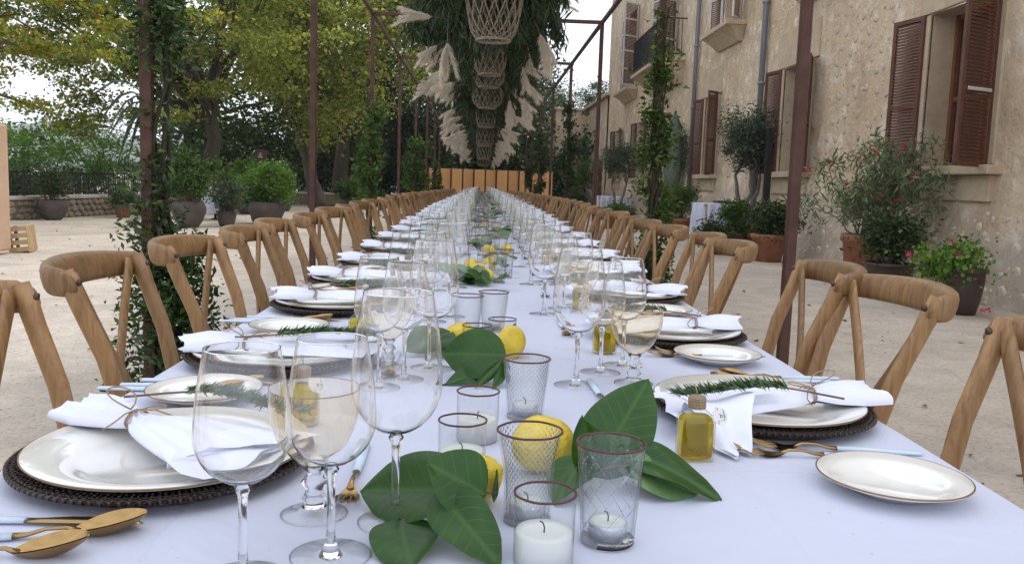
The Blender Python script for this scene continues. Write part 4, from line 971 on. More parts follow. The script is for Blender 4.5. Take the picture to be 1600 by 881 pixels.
# ------------------------------------------------------------------ chairs
def chair_proto():
    root = empty('crossback_chair', (0, 0, 0), 0, 'chair', 'chair', 'crossback wooden chairs along both sides of the table')
    w_ = M['oak']
    for s in (-1, 1):
        pts = [(s * .195, -.245, 0), (s * .185, -.205, .25), (s * .18, -.19, .45), (s * .186, -.2, .58), (s * .2, -.235, .72), (s * .212, -.275, .82), (s * .217, -.298, .885)]
        P = []; 
        for a, b_ in zip(pts[:-1], pts[1:]): P += [Vector(a), (Vector(a) + Vector(b_)) / 2]
        P.append(Vector(pts[-1]) + Vector((0, -.002, .006)))
        MB().tube(P, [.95] * (len(P) - 2) + [1.0, .8], 12, flat=(.0165, .0185), up=(0, 1, 0)).build('leg', w_, root)
        MB().tube([(s * .19, .19, 0), (s * .2, .185, .25), (s * .2, .18, .45)], [.015, .018, .019], 10).build('leg', w_, root)
        MB().lathe([(0, -.002), (.0085, -.002), (.0085, .003), (.005, .005), (0, .005)], 12).build('bolt', M['bolt'], root, loc=(s * .217, -.2755, .868), rot=(R(-108), 0, 0))
    # bent top rail wrapping round the uprights
    n_ = 24; ring = 14; vs = []; 
    for i in range(n_ + 1):
        t = -1 + 2 * i / n_; a = t * 1.12; x = math.sin(a) / math.sin(1.12) * .232; y = -.312 - .062 * (math.cos(a) - math.cos(1.12)) / (1 - math.cos(1.12)) * 1.0 + .028 * max(0, abs(t) - .82) / .18
        tx = math.cos(a) * .9; ty = .062 * math.sin(a) * 1.6; tl = math.hypot(tx, ty); nx_, ny_ = -ty / tl, tx / tl
        e = min(1, (1 - abs(t)) / .06 + .35) ** .5; hh = (.0275 + .006 * math.cos(t * PI / 2)) * e; th = (.0150 + .004 * math.cos(t * PI / 2)) * e; zc = .868 + .004 * math.cos(t * PI / 2)
        for k in range(ring):
            p = 2 * PI * k / ring; cx_ = abs(math.cos(p)) ** .8 * (1 if math.cos(p) > 0 else -1); sz = abs(math.sin(p)) ** .75 * (1 if math.sin(p) > 0 else -1)
            vs.append((x + nx_ * cx_ * th, y + ny_ * cx_ * th - sz * .006, zc + sz * hh))
    mb = MB(); mb.add(vs, [(i * ring + k, (i + 1) * ring + k, (i + 1) * ring + (k + 1) % ring, i * ring + (k + 1) % ring) for i in range(n_) for k in range(ring)] + [tuple(range(ring)), tuple(n_ * ring + k for k in range(ring - 1, -1, -1))], True)
    mb.build('top_rail', w_, root)
    for s in (-1, 1):
        A_, B_ = Vector((s * .2, -.302, .872)), Vector((-s * .17, -.213, .405)); pts = [A_.lerp(B_, q / 8) + Vector((0, -.012 * math.sin(q / 8 * PI) + s * .0085, 0)) for q in range(9)]
        MB().tube(pts, 1, 8, flat=(.023, .008), up=(0, 1, 0)).build('cross_strap', w_, root)
    MB().lathe([(0, -.004), (.007, -.004), (.007, .01), (0, .012)], 10).build('bolt', M['bolt'], root, loc=(0, -.257, .62), rot=(R(-75), 0, 0))
    MB().lathe([(0, .43), (.19, .43), (.215, .44), (.218, .455), (.2, .47), (.0, .462)], 28).build('seat', w_, root, scale=(1, .98, 1))
    for z in (.2,):
        q = MB(); q.tube([(-.19, -.215, z), (.19, -.215, z)], .011, 8); q.tube([(-.198, .187, z), (.198, .187, z)], .011, 8)
        for s in (-1, 1): q.tube([(s * .188, -.215, z + .05), (s * .198, .187, z + .05)], .011, 8)
        q.build('stretchers', w_, root)
    return root
ch = chair_proto(); index_kids()
rc = random.Random(5)
lY = [.70, 1.29, 1.87, 2.42, 2.97, 3.48, 4.08, 4.75]; rY = [1.19, 1.83, 2.24, 3.0, 3.47, 3.98, 4.5, 5.0]
while lY[-1] < 24.6: lY.append(lY[-1] + rc.uniform(.55, .66) + (.35 if len(lY) in (12, 22, 31) else 0))
while rY[-1] < 24.6: rY.append(rY[-1] + rc.uniform(.55, .66) + (.3 if len(rY) in (15, 27) else 0))
first = True
for side, Ys in ((-1, lY), (1, rY)):
    for i, y in enumerate(Ys):
        x = (-.475 if side < 0 else .545) + side * rc.uniform(-.02, .045); rz = (-PI / 2 if side < 0 else PI / 2) + rc.uniform(-.15, .15)
        if side < 0 and i < 6: x = [-.47, -.475, -.5, -.5, -.48, -.5][i]; rz = -PI / 2 + [0, .02, .05, -.02, .05, .03][i]
        if side > 0 and i < 6: x = [.58, .6, .6, .57, .6, .57][i]; rz = PI / 2 + [.0, .0, -.12, -.02, -.1, .06][i]
        nm = 'left' if side < 0 else 'right'
        lb = (ORD[i] + ' crossback wooden chair in the row on the ' + nm + ' of the table') if i < 12 else 'crossback wooden chair in the distant part of the ' + nm + ' hand row'
        ch.scale = (.9, 1, 1)
        if first: c = ch; first = False; c.location = (x, y, gz(y)); c.rotation_euler = (0, 0, rz); c['label'] = lb
        else: dup(ch, (x, y, gz(y)), rz, lb, skip=() if i < 14 else ('stretchers', 'bolt'))

# ------------------------------------------------------------------ glassware
def wine_proto(name, prof_bowl, foot_r, stem_r, zb_, label, m='clear', knop=False, n_=40, real=False):
    root = empty(name, (0, 0, 0), 0, label, 'glass')
    if real:
        n_ = 64; t_ = .00055; P_ = prof_bowl; P_ = P_[:-1] + [(P_[-1][0] + (P_[-2][0] - P_[-1][0]) * .08, P_[-1][1] - (P_[-1][1] - P_[-2][1]) * .08), P_[-1]]; nn_ = len(P_); inner = [(max(r_ - t_ * (1 - .62 * k / nn_), .0), z + (t_ * 1.6 if k < 2 else t_ * .5 if k < 5 else 0)) for k, (r_, z) in enumerate(P_)]
        MB().lathe([(0, P_[0][1])] + P_ + [(P_[-1][0] - t_ * .2, P_[-1][1] + t_ * .3)] + inner[::-1] + [(0, inner[0][1])], n_).build('bowl', M['realamber' if m == 'amber' else 'stemglass'], root)
    else: MB().shell(prof_bowl, n_).build('bowl', M[m], root)
    rr, rz_ = prof_bowl[-1]
    MB().tube([(rr * math.cos(t * 2 * PI / n_), rr * math.sin(t * 2 * PI / n_), rz_) for t in range(n_ + 1)],   .0009 if not real else .00055, 6).build('lip', M['stemglass'] if m == 'clear' else M['gilt'], root)
    f_ = foot_r
    if knop: ft = [(f_, 0), (f_ + .0005, .0012), (f_ * .9, .0024), (f_ * .5, .0048), (.013, .009)]; pr_ = [(0, .0088), (.0128, .009), (.0085, .0135), (.0125, .018), (.0095, .0225), (.0085, .027), (.0135, .034), (.009, .0405), (.006, .044), (.012, zb_ + .002), (.004, zb_ + .003), (0, zb_ + .003)]
    else: ft = [(f_, 0), (f_ + .0005, .0009), (f_ * .95, .0018), (f_ * .5, .0036), (f_ * .22, .0072)]; pr_ = [(0, .0004), (f_ * .3, .0005), (f_ * .215, .0074), (stem_r * 1.25, .014), (stem_r, .03), (stem_r * .92, zb_ * .6), (stem_r * 1.15, zb_ * .88), (stem_r * 1.9, zb_ * .97), (stem_r * 1.2, zb_ + .0015), (0, zb_ + .0015)]
    mf = MB(); mf.shell(ft, n_); mf.tube([(f_ * math.cos(t * 2 * PI / n_), f_ * math.sin(t * 2 * PI / n_), .0009) for t in range(n_ + 1)], .0009, 5); mf.build('foot', M['clear'], root)
    MB().lathe(pr_, n_).build('stem', M['stemglass'], root); return root
def bowl_pts(zb_, ht, rmax, zm, rrim, n_=16, p=.55):
    out = []
    for i in range(n_ + 1):
        t = i / n_; z = zb_ + (ht - zb_) * t
        if z < zm: k = (z - zb_) / (zm - zb_); r_ = rmax * (1 - (1 - k) ** 2) ** p
        else: k = (z - zm) / (ht - zm); r_ = rmax + (rrim - rmax) * (k ** 1.7)
        out.append((max(r_, .004), z))
    return [(.004, zb_ + .0005)] + out[1:]
WHITE = wine_proto('white_wine_glass', bowl_pts(.092, .218, .0395, .138, .0305), .036, .0037, .092, 'g')
BIG = wine_proto('red_wine_glass', bowl_pts(.09, .231, .0445, .142, .034), .0365, .004, .09, 'g')
AMB = wine_proto('amber_goblet', bowl_pts(.048, .131, .0448, .118, .0445, p=.62), .033, .007, .048, 'g', 'amber', True)
W2 = wine_proto('white_wine_glass', bowl_pts(.092, .218, .0395, .138, .0305, 26), .036, .0037, .092, 'g', real=True)
B2 = wine_proto('red_wine_glass', bowl_pts(.09, .231, .0445, .142, .034, 26), .0365, .004, .09, 'g', real=True)
A2 = wine_proto('amber_goblet', bowl_pts(.048, .131, .0448, .118, .0445, 26, p=.62), .033, .007, .048, 'g', 'amber', True, real=True)
VOT = empty('votive_candle', (0, 0, 0), 0, 'v', 'candle holder')
def cupwall(mat_, prof, parent, rim_r, rim_z, n_=48, inner=True):
    MB().shell(prof, n_).build('glass_wall', M[mat_], parent)
    if inner: MB().shell([(r_ - .0022, z + (.004 if i == 0 else 0)) for i, (r_, z) in enumerate(prof)], n_).build('inner_wall', M['cup'], parent)
    mb = MB(); q = 48; mb.tube([(rim_r * math.cos(2 * PI * t / q), rim_r * math.sin(2 * PI * t / q), rim_z + .00015 * math.sin(t * .9)) for t in range(q + 1)], .00125, 6); mb.build('painted_rim', M['rim'], parent)
def wick(p, parent, z): MB().tube([(0, 0, z - .003), (.0003, 0, z + .005), (-.0012, 0, z + .009), (-.004, 0, z + .0105)], .0007, 5).build('wick', M['wick'], parent)
cupwall('cup', [(.0265, .0), (.0272, .002), (.0278, .066)], VOT, .0277, .066, inner=False)
MB().lathe([(0, .001), (.0262, .001), (.0264, .029), (.0255, .0312), (.018, .0300), (.004, .0288), (0, .0288)], 40).build('wax', M['wax'], VOT); wick(0, VOT, .0288)
def tealight(parent):
    MB().lathe([(0, .007), (.0185, .007), (.0188, .021), (.0183, .0215), (.0181, .019), (0, .019)], 32).build('aluminium_cup', M['alu'], parent)
    MB().lathe([(0, .009), (.0178, .009), (.0178, .0225), (.012, .0215), (0, .0205)], 32).build('wax', M['wax'], parent); wick(0, parent, .0205)
def base_disc(parent, r_): MB().lathe([(0, 0), (r_ - .002, 0), (r_, .002), (r_ - .0005, .0055), (0, .006)], 40).build('glass_base', M['stemglass'], parent)
DIA = empty('diamond_tumbler', (0, 0, 0), 0, 'v', 'candle holder')
cupwall('diamond', [(.024, .004), (.0242, .012), (.0245, .035), (.0262, .06), (.0305, .08), (.0325, .095)], DIA, .0325, .095, 64); base_disc(DIA, .024); tealight(DIA)
DIB = empty('diamond_tumbler', (0, 0, 0), 0, 'v', 'candle holder')
cupwall('diamond', [(.0265, .004), (.0275, .02), (.0318, .06), (.034, .088)], DIB, .034, .088, 64); base_disc(DIB, .0265); tealight(DIB)
CUT = empty('cut_glass_tumbler', (0, 0, 0), 0, 'v', 'candle holder')
cupwall('cut', [(.0258, .004), (.0268, .02), (.0298, .06), (.0325, .098)], CUT, .0325, .098, 64); base_disc(CUT, .026); tealight(CUT)
index_kids()

# ------------------------------------------------------------------ plates, cutlery, napkins, bottles
def plate_proto(name, r_, rim_m=True):
    root = empty(name, (0, 0, 0), 0, 'p', 'plate')
    pr_ = [(0, 0), (r_ * .5, 0), (r_ * .56, .002), (r_ * .64, .006), (r_ * .75, .0095), (r_, .018), (r_ * 1.002, .0195), (r_ * .995, .0205), (r_ * .76, .0125), (r_ * .66, .0085), (r_ * .6, .0045), (0, .0035)]
    MB().lathe(pr_, 72).build('dish', M['ceramic'], root)
    q = 72; MB().tube([(r_ * 1.0 * math.cos(2 * PI * t / q), r_ * 1.0 * math.sin(2 * PI * t / q), .0197) for t in range(q + 1)], .0011, 6).build('gilt_rim', M['gilt'], root); return root
PLATE = plate_proto('dinner_plate', .156); SIDE = plate_proto('side_plate', .084)
CHG = empty('rattan_charger', (0, 0, 0), 0, 'c', 'charger plate')
MB().lathe([(0, 0), (.135, 0), (.156, .009), (.1635, .0135), (.1615, .0175), (.149, .0125), (.135, .005), (0, .004)], 90).build('woven_disc', M['rattan'], CHG)
mb = MB()
for (rr, z, t_) in ((.1628, .0152, .0032), (.157, .0166, .0020), (.152, .0152, .0020)):
    mb.tube([(rr * math.cos(2 * PI * t / 80), rr * math.sin(2 * PI * t / 80), z) for t in range(81)], t_, 6)
mb.build('rim_canes', M['rattan'], CHG)
mb = MB()
for k in range(150):
    a = 2 * PI * k / 150; mb.box(((.153) * math.cos(a), .153 * math.sin(a), .0163), (.02, .0026, .0032), Matrix.Rotation(a, 3, 'Z'))
tag(mb.build('rim_weave', M['rattan'], CHG), kind='stuff')
def cutlery(kind):
    root = empty(kind, (0, 0, 0), 0, 'k', 'cutlery')      # tip towards +x, lies along x, total .215
    MB().tube([(-.11, 0, .0035), (-.108, 0, .0035), (-.06, 0, .004), (0, 0, .0045)], [.6, .9, 1, .85], 10, flat=(.0062, .0034), up=(0, 0, 1)).build('handle', M['handle'], root)
    if kind == 'knife':
        MB().tube([(.0, 0, .0045), (.012, 0, .0045), (.04, .001, .005), (.08, .001, .005), (.1, -.001, .005), (.112, -.005, .005)], [.8, .85, 1.15, 1.25, 1.0, .2], 8, flat=(.0072, .0012), up=(0, 0, 1)).build('blade', M['gold'], root)
        return root
    mb = MB(); mb.tube([(.0, 0, .0045), (.012, 0, .005), (.028, 0, .009), (.045, 0, .009), (.056, 0, .0045)], [.9, .62, .5, .55, .9], 8, flat=(.0052, .0032), up=(0, 0, 1))
    if kind == 'spoon':
        def f(u, v):
            x = .052 + .062 * u; wd = .0185 * math.sin(PI * (u * .93 + .04)) ** .62; y = (v * 2 - 1) * wd
            d = .0145 * math.sin(PI * min(1, u * .95 + .03)) ** .7 * (1 - (v * 2 - 1) ** 2); return (x, y, .0155 - d + .004 * u - .008 * (1 - u) ** 2)
        mb.grid(f, 18, 12); mb.grid(lambda u, v: tuple(Vector(f(u, 1 - v)) - Vector((0, 0, .0011))), 18, 12)
    else:
        def f(u, v):
            x = .052 + .03 * u; wd = .0045 + .0085 * math.sin(u * PI / 2); y = (v * 2 - 1) * wd; return (x, y, .0055 - .003 * math.sin(u * PI) + .0008)
        mb.grid(f, 8, 6); mb.grid(lambda u, v: tuple(Vector(f(u, 1 - v)) - Vector((0, 0, .0016))), 8, 6)
        for k in range(4):
            y = -.0111 + k * .0074; mb.tube([(.08, y, .0062), (.09, y, .0052), (.105, y * .95, .0085), (.116, y * .92, .0135)], [1, 1, .9, .4], 6, flat=(.0017, .001), up=(0, 0, 1))
    mb.build('head', M['gold'], root); return root
FORK, SPOON, KNIFE = cutlery('fork'), cutlery('spoon'), cutlery('knife')
def rosemary(seed, L=.2, label='r', n_=300):
    r = random.Random(seed); root = empty('rosemary_sprig', (0, 0, 0), 0, label, 'herb sprig')
    pts = [Vector((L * t / 8, .016 * math.sin(t * .55 + seed), .004 + .006 * math.sin(t * .5))) for t in range(-2, 9)]
    MB().tube(pts, [.0017 - .0001 * i for i in range(len(pts))], 5).build('stem', M['twig'], root)
    P = []; D = []
    for i in range(n_):
        t = 3 + 7 * (i / n_); k = int(min(t, 9)); p = pts[k].lerp(pts[min(k + 1, 10)], t - k); a = r.uniform(0, 2 * PI)
        d = Vector((1.1, math.cos(a) * .95, abs(math.sin(a)) * .8 + .05)).normalized(); q = p + d * .010
        P.append(tuple(q)); D.append(tuple(d))
    P = np.array(P); D = np.array(D); D += rng.normal(size=D.shape) * .26; D /= np.linalg.norm(D, axis=1)[:, None]
    s = np.cross(D, rng.normal(size=D.shape)); s /= np.linalg.norm(s, axis=1)[:, None]; Ln = rng.uniform(.018, .032, len(P))[:, None]
    a = P - D * Ln * .5; c = P + D * Ln * .5; b_ = P + s * .002; d_ = P - s * .002
    o = link('needles', nmesh('needles', np.stack([a, b_, c, d_], 1).reshape(-1, 3), np.arange(4 * len(P)).reshape(-1, 4)), M['needle'], root); o['kind'] = 'stuff'
    return root
ROS = [rosemary(1, .2), rosemary(4, .19)]
def napkin(seed, L=.215, tail=.105, fw=.085, flap=False, tw=0):
    """x axis: knot at 0, fan towards +x, tail towards -x"""
    r = random.Random(seed); root = empty('napkin', (0, 0, 0), 0, 'n', 'napkin'); mb = MB()
    ph = [r.uniform(0, 6) for _ in range(6)]
    def hw(x):
        if x < 0: k = -x / tail; return .011 + .034 * min(1, k * 1.5) ** .7 * (1 - .25 * max(0, k - .7))
        k = x / L; return .011 + (fw - .011) * (k ** .72)
    def ht(x):
        if x < 0: k = -x / tail; return .015 + .010 * math.sin(min(1, k * 1.1) * PI * .8)
        k = x / L; return .015 + .006 * math.sin(min(1, k * 1.6) * PI * .6) - .009 * k
    nu, nv = 56, 40
    def sec(u, v, inner=0):
        x = -tail + (tail + L) * u; a = 2 * PI * v; w2 = hw(x) - inner; h_ = ht(x)
        c_ = math.cos(a); s_ = math.sin(a); fade = min(1, abs(x) / .03)
        y = c_ * w2; q_ = math.sin(c_ * 6.5 + ph[0] + x * 7); pl = (.0036 * (1 - abs(q_)) * 2 - .003 + .0012 * math.sin(c_ * 15 + ph[1] + x * 22)) * fade
        if s_ >= 0: z = .003 + h_ * abs(s_) ** .8 + pl * abs(s_) + (.004 * (1 - fade) * math.cos(c_ * 12))
        else: z = .003 - .0015 * abs(s_)
        endk = max(0, (x - L * .75) / (L * .25)); xs_ = x + endk * (.018 * math.sin(c_ * 3.2 + ph[2]) + .01 * c_ * 2)
        tk = max(0, (-x - tail * .75) / (tail * .25)); xs_ -= tk * .012 * math.cos(c_ * 4 + ph[3])
        return (xs_, y + tw * x * abs(x) * 2, max(z, .0012))
    mb.grid(sec, nu, nv)
    vs = [Vector(mb.v[k]) for k in range(0, nv + 1)]; 
    # closed ends
    for u in (0, 1):
        ring = [sec(u, k / nv) for k in range(nv)]; c_ = sum((Vector(p) for p in ring), Vector()) / nv + Vector((.01 if u else -.004, 0, 0)) * (-1 if u else -1)
        mb.add(ring + [tuple(c_)], [(k, (k + 1) % nv, nv) if not u else ((k + 1) % nv, k, nv) for k in range(nv)], True)
    # loose layered hem sticking out under the fan
    def hem(u, v):
        x = L * (.35 + .82 * u); y = (v * 2 - 1) * hw(min(x, L)) * (1.04 + .05 * math.sin(ph[4])); return (x + .014 * math.sin(v * 6 + ph[4]), y + .008 * math.sin(u * 4 + ph[5]), .0045 + .0028 * math.sin(v * 13 + ph[5]) + .002)
    mb.grid(hem, 20, 24)
    mb.build('folded_cloth', M['napkin'], root)
    tm = MB(); q = 20
    for dx in (-.0015, .002): tm.tube([(dx + .001 * math.sin(t), .0155 * math.cos(2 * PI * t / q), .0105 + .0125 * math.sin(2 * PI * t / q)) for t in range(q + 1)], .0011, 5)
    for s in (-1, 1):
        lp = []
        for t in range(15):
            a = 2 * PI * t / 14; lp.append((s * .006 + s * .034 * (1 - math.cos(a)) / 2, s * .004 + .016 * math.sin(a), .024 + .012 * math.sin(a / 2) * (1.9 if s < 0 else .6)))
        tm.tube(lp, .001, 5)
        tm.tube([(0, 0, .024), (s * .008 + .008, s * .016, .022), (s * .014 + .012, s * .03, .014), (s * .016 + .01, s * .043, .007)], .001, 5)
    tm.build('twine_bow', M['twine'], root)
    if flap:
        fm = MB()
        def fl(u, v):
            # a corner falling over the plate edge down to the table
            wq = (.115 + .012 * math.sin(u * 7)) * (1 - .72 * u ** 1.6); x = L * .5 + .075 + wq * (v - .5) + .03 * u; y = .03 + .125 * u - .012 * (2 * v - 1) ** 2 + .014 * math.sin(v * 7.5 + 1 + u) * u; z = .02 + .005 * math.sin(u * 5) - .075 * max(0, u - .3) ** 1.25 + .006 * math.sin(v * 8 + u * 2) * (.4 + u) + .006 * abs(2 * v - 1) ** 3; return (x, y, max(z, -.0185 + .003 * abs(math.sin(v * 8))))
        fm.grid(fl, 16, 16); fm.grid(lambda u, v: tuple(Vector(fl(u, 1 - v)) + Vector((.002, .002, -.003))), 16, 16); fm.build('fallen_corner', M['napkin'], root)
    return root
NAP = [napkin(1, fw=.085), napkin(2, L=.2, fw=.075, tw=.6), napkin(5, L=.2, fw=.08, tw=-.5)]
NAPL = napkin(8, L=.19, fw=.082); NAPR = napkin(11, L=.21, fw=.075, flap=True)
def bottle():
    root = empty('oil_bottle', (0, 0, 0), 0, 'b', 'bottle')
    def sq(r_, z, k): return [((abs(math.cos(a)) ** k * (1 if math.cos(a) > 0 else -1)) * r_, (abs(math.sin(a)) ** k * (1 if math.sin(a) > 0 else -1)) * r_ * .8, z) for a in [2 * PI * (i + .5) / 32 for i in range(32)]]
    def body(spec):
        mb = MB(); vs = []; 
        for (r_, z, k) in spec: vs += sq(r_, z, k)
        m_ = len(spec); mb.add(vs, [(i * 32 + j, i * 32 + (j + 1) % 32, (i + 1) * 32 + (j + 1) % 32, (i + 1) * 32 + j) for i in range(m_ - 1) for j in range(32)] + [tuple(range(31, -1, -1)), tuple((m_ - 1) * 32 + j for j in range(32))], True); return mb
    body([(.0185, 0, .35), (.0215, .002, .35), (.0222, .006, .35), (.0222, .05, .35), (.0205, .057, .45), (.013, .0635, .8), (.0098, .067, 1), (.0094, .074, 1)]).build('glass', M['cup'], root)
    body([(.0168, .004, .4), (.0203, .0065, .38), (.0203, .0485, .38), (.0188, .0545, .5), (.0165, .0565, .6)]).build('oil', M['oil'], root)
    tm = MB()
    for k in range(7): tm.tube([((.0102 + .0004 * (k % 2)) * math.cos(2 * PI * t / 16), (.0102) * math.sin(2 * PI * t / 16), .067 + k * .0021) for t in range(17)], .0012, 5)
    tm.tube([(0, 0, .082), (-.002, 0, .09), (-.004, .002, .097)], .0011, 5); tm.build('twine', M['twine'], root)
    MB().lathe([(0, .066), (.0092, .066), (.0098, .0815), (0, .083)], 20).build('stopper', M['cane'], root)
    tg = empty('hang_tag', (0, 0, 0)); tg.parent = root; C.objects.unlink(tg); bpy.data.objects.remove(tg)
    mb = MB(); pts = [(.0135 * math.cos(2 * PI * i / 12), .0002, .0105 * math.sin(2 * PI * i / 12)) for i in range(12)]; pts2 = [(x, -.0006, z) for x, _, z in pts]
    mb.add(pts + pts2, [tuple(range(11, -1, -1)), tuple(range(12, 24))] + [(i, (i + 1) % 12, 12 + (i + 1) % 12, 12 + i) for i in range(12)])
    t_ = mb.build('paper_tag', M['tag'], root, loc=(.0235, -.0195, .061), rot=(R(-14), R(28), R(20)))
    ink = MB(); r = random.Random(3)
    for k in range(9): a = r.uniform(0, 6); p = Vector((r.uniform(-.008, .008), -.0009, r.uniform(-.006, .006))); ink.tube([p, p + Vector((.003 * math.cos(a), 0, .003 * math.sin(a))), p + Vector((.005 * math.cos(a + 1), 0, .005 * math.sin(a + 1)))], .00025, 4)
    ink.build('printed_sprig', M['ink'], t_)
    return root
BOT = bottle()
def lemon_mesh(seed):
    mb = MB(); r = random.Random(seed); ph = r.uniform(0, 6)
    def f(u, v):
        a = PI * u; b_ = 2 * PI * v; r_ = math.sin(a) ** .9 * .0262 * (1 + .025 * math.sin(b_ * 3 + ph) + .02 * math.sin(a * 5 + b_ * 2)); z = -math.cos(a) * .0315
        if u > .9: z += .0045 * ((u - .9) / .1) ** .6; r_ *= 1
        if u < .07: z -= .002 * (1 - u / .07)
        return (r_ * math.cos(b_), r_ * math.sin(b_), z)
    mb.grid(f, 28, 32); me = mb.mesh('lemon'); me.materials.append(M['lemon']); return me
LEM = [lemon_mesh(k) for k in range(3)]
stalk = MB().tube([(0, 0, -.031), (.001, 0, -.0345), (.003, 0, -.038)], [.003, .0022, .0018], 6).mesh('stalk_stub'); stalk.materials.append(M['twig'])
def lemon(x, y, label, s=1.0, rot=(1.2, .3, .5), dz=None, k=0):
    root = empty('lemon', (x, y, tz(y) + (.0262 * s if dz is None else dz)), 0, label, 'lemon', 'lemons laid down the middle of the table')
    root.rotation_euler = rot; root.scale = (s,) * 3; link('peel', LEM[k % 3], None, root); link('stalk_stub', stalk, None, root); return root
def leaf_mesh(L, W, curl=.12, seed=0, tipk=1.0, wave=.045):
    r = random.Random(seed); p1, p2 = r.uniform(0, 6), r.uniform(0, 6); mb = MB()
    def f(u, v):
        s = v * 2 - 1; wd = W / 2 * (math.sin(PI * min(1, (u ** .78) * 1.0)) ** .72) * (1 if u < .8 else 1 - .25 * (u - .8) / .2); y = s * wd
        return (u * L, y, -curl * L * u * u + .14 * abs(y) * (1 - .5 * u) + wave * L * math.sin(u * 6 + p1 + s * 1.5) * abs(s) + .012 * L * math.sin(s * 5 + p2))
    mb.grid(f, 20, 14); me = mb.mesh('leaf'); return me
leaf_cache = {}
def put_leaf(parent, base, tip, normal, W, m, curl=.1, seed=0):
    b_, t_ = Vector(base), Vector(tip); d = t_ - b_; L = d.length; d.normalize(); nn_ = Vector(normal); nn_ = (nn_ - d * nn_.dot(d)).normalized(); s = nn_.cross(d)
    # tip rises by the curl so that the blade ends where it should
    key = (round(L, 3), round(W, 3), curl, seed, m)
    if key not in leaf_cache: me = leaf_mesh(L, W, curl, seed); me.materials.append(M[m]); leaf_cache[key] = me
    o = bpy.data.objects.new('leaf', leaf_cache[key]); C.objects.link(o); o.parent = parent
    Rm = Matrix((d, s, nn_)).transposed(); o.matrix_local = Matrix.Translation(b_ - parent.location) @ Rm.to_4x4() @ Matrix.Rotation(-math.atan(curl), 4, 'Y')
    return o
index_kids()
T0 = lambda y: tz(y)

# ------------------------------------------------------------------ laying the table
GRP = {'w': 'white wine glasses', 'b': 'large red wine glasses', 'a': 'amber goblets with a knop stem'}
used = set()
def put(proto, x, y, label, rz=0, dz=0, group=None, scale=None, skip=()):
    if proto.name not in used:
        used.add(proto.name); proto.location = (x, y, tz(y) + dz); proto.rotation_euler = (0, 0, rz); proto['label'] = label
        if group: proto['group'] = group
        if scale is not None: proto.scale = (scale,) * 3 if not hasattr(scale, '__len__') else scale
        return proto
    return dup(proto, (x, y, tz(y) + dz), rz, label, group, scale, skip)
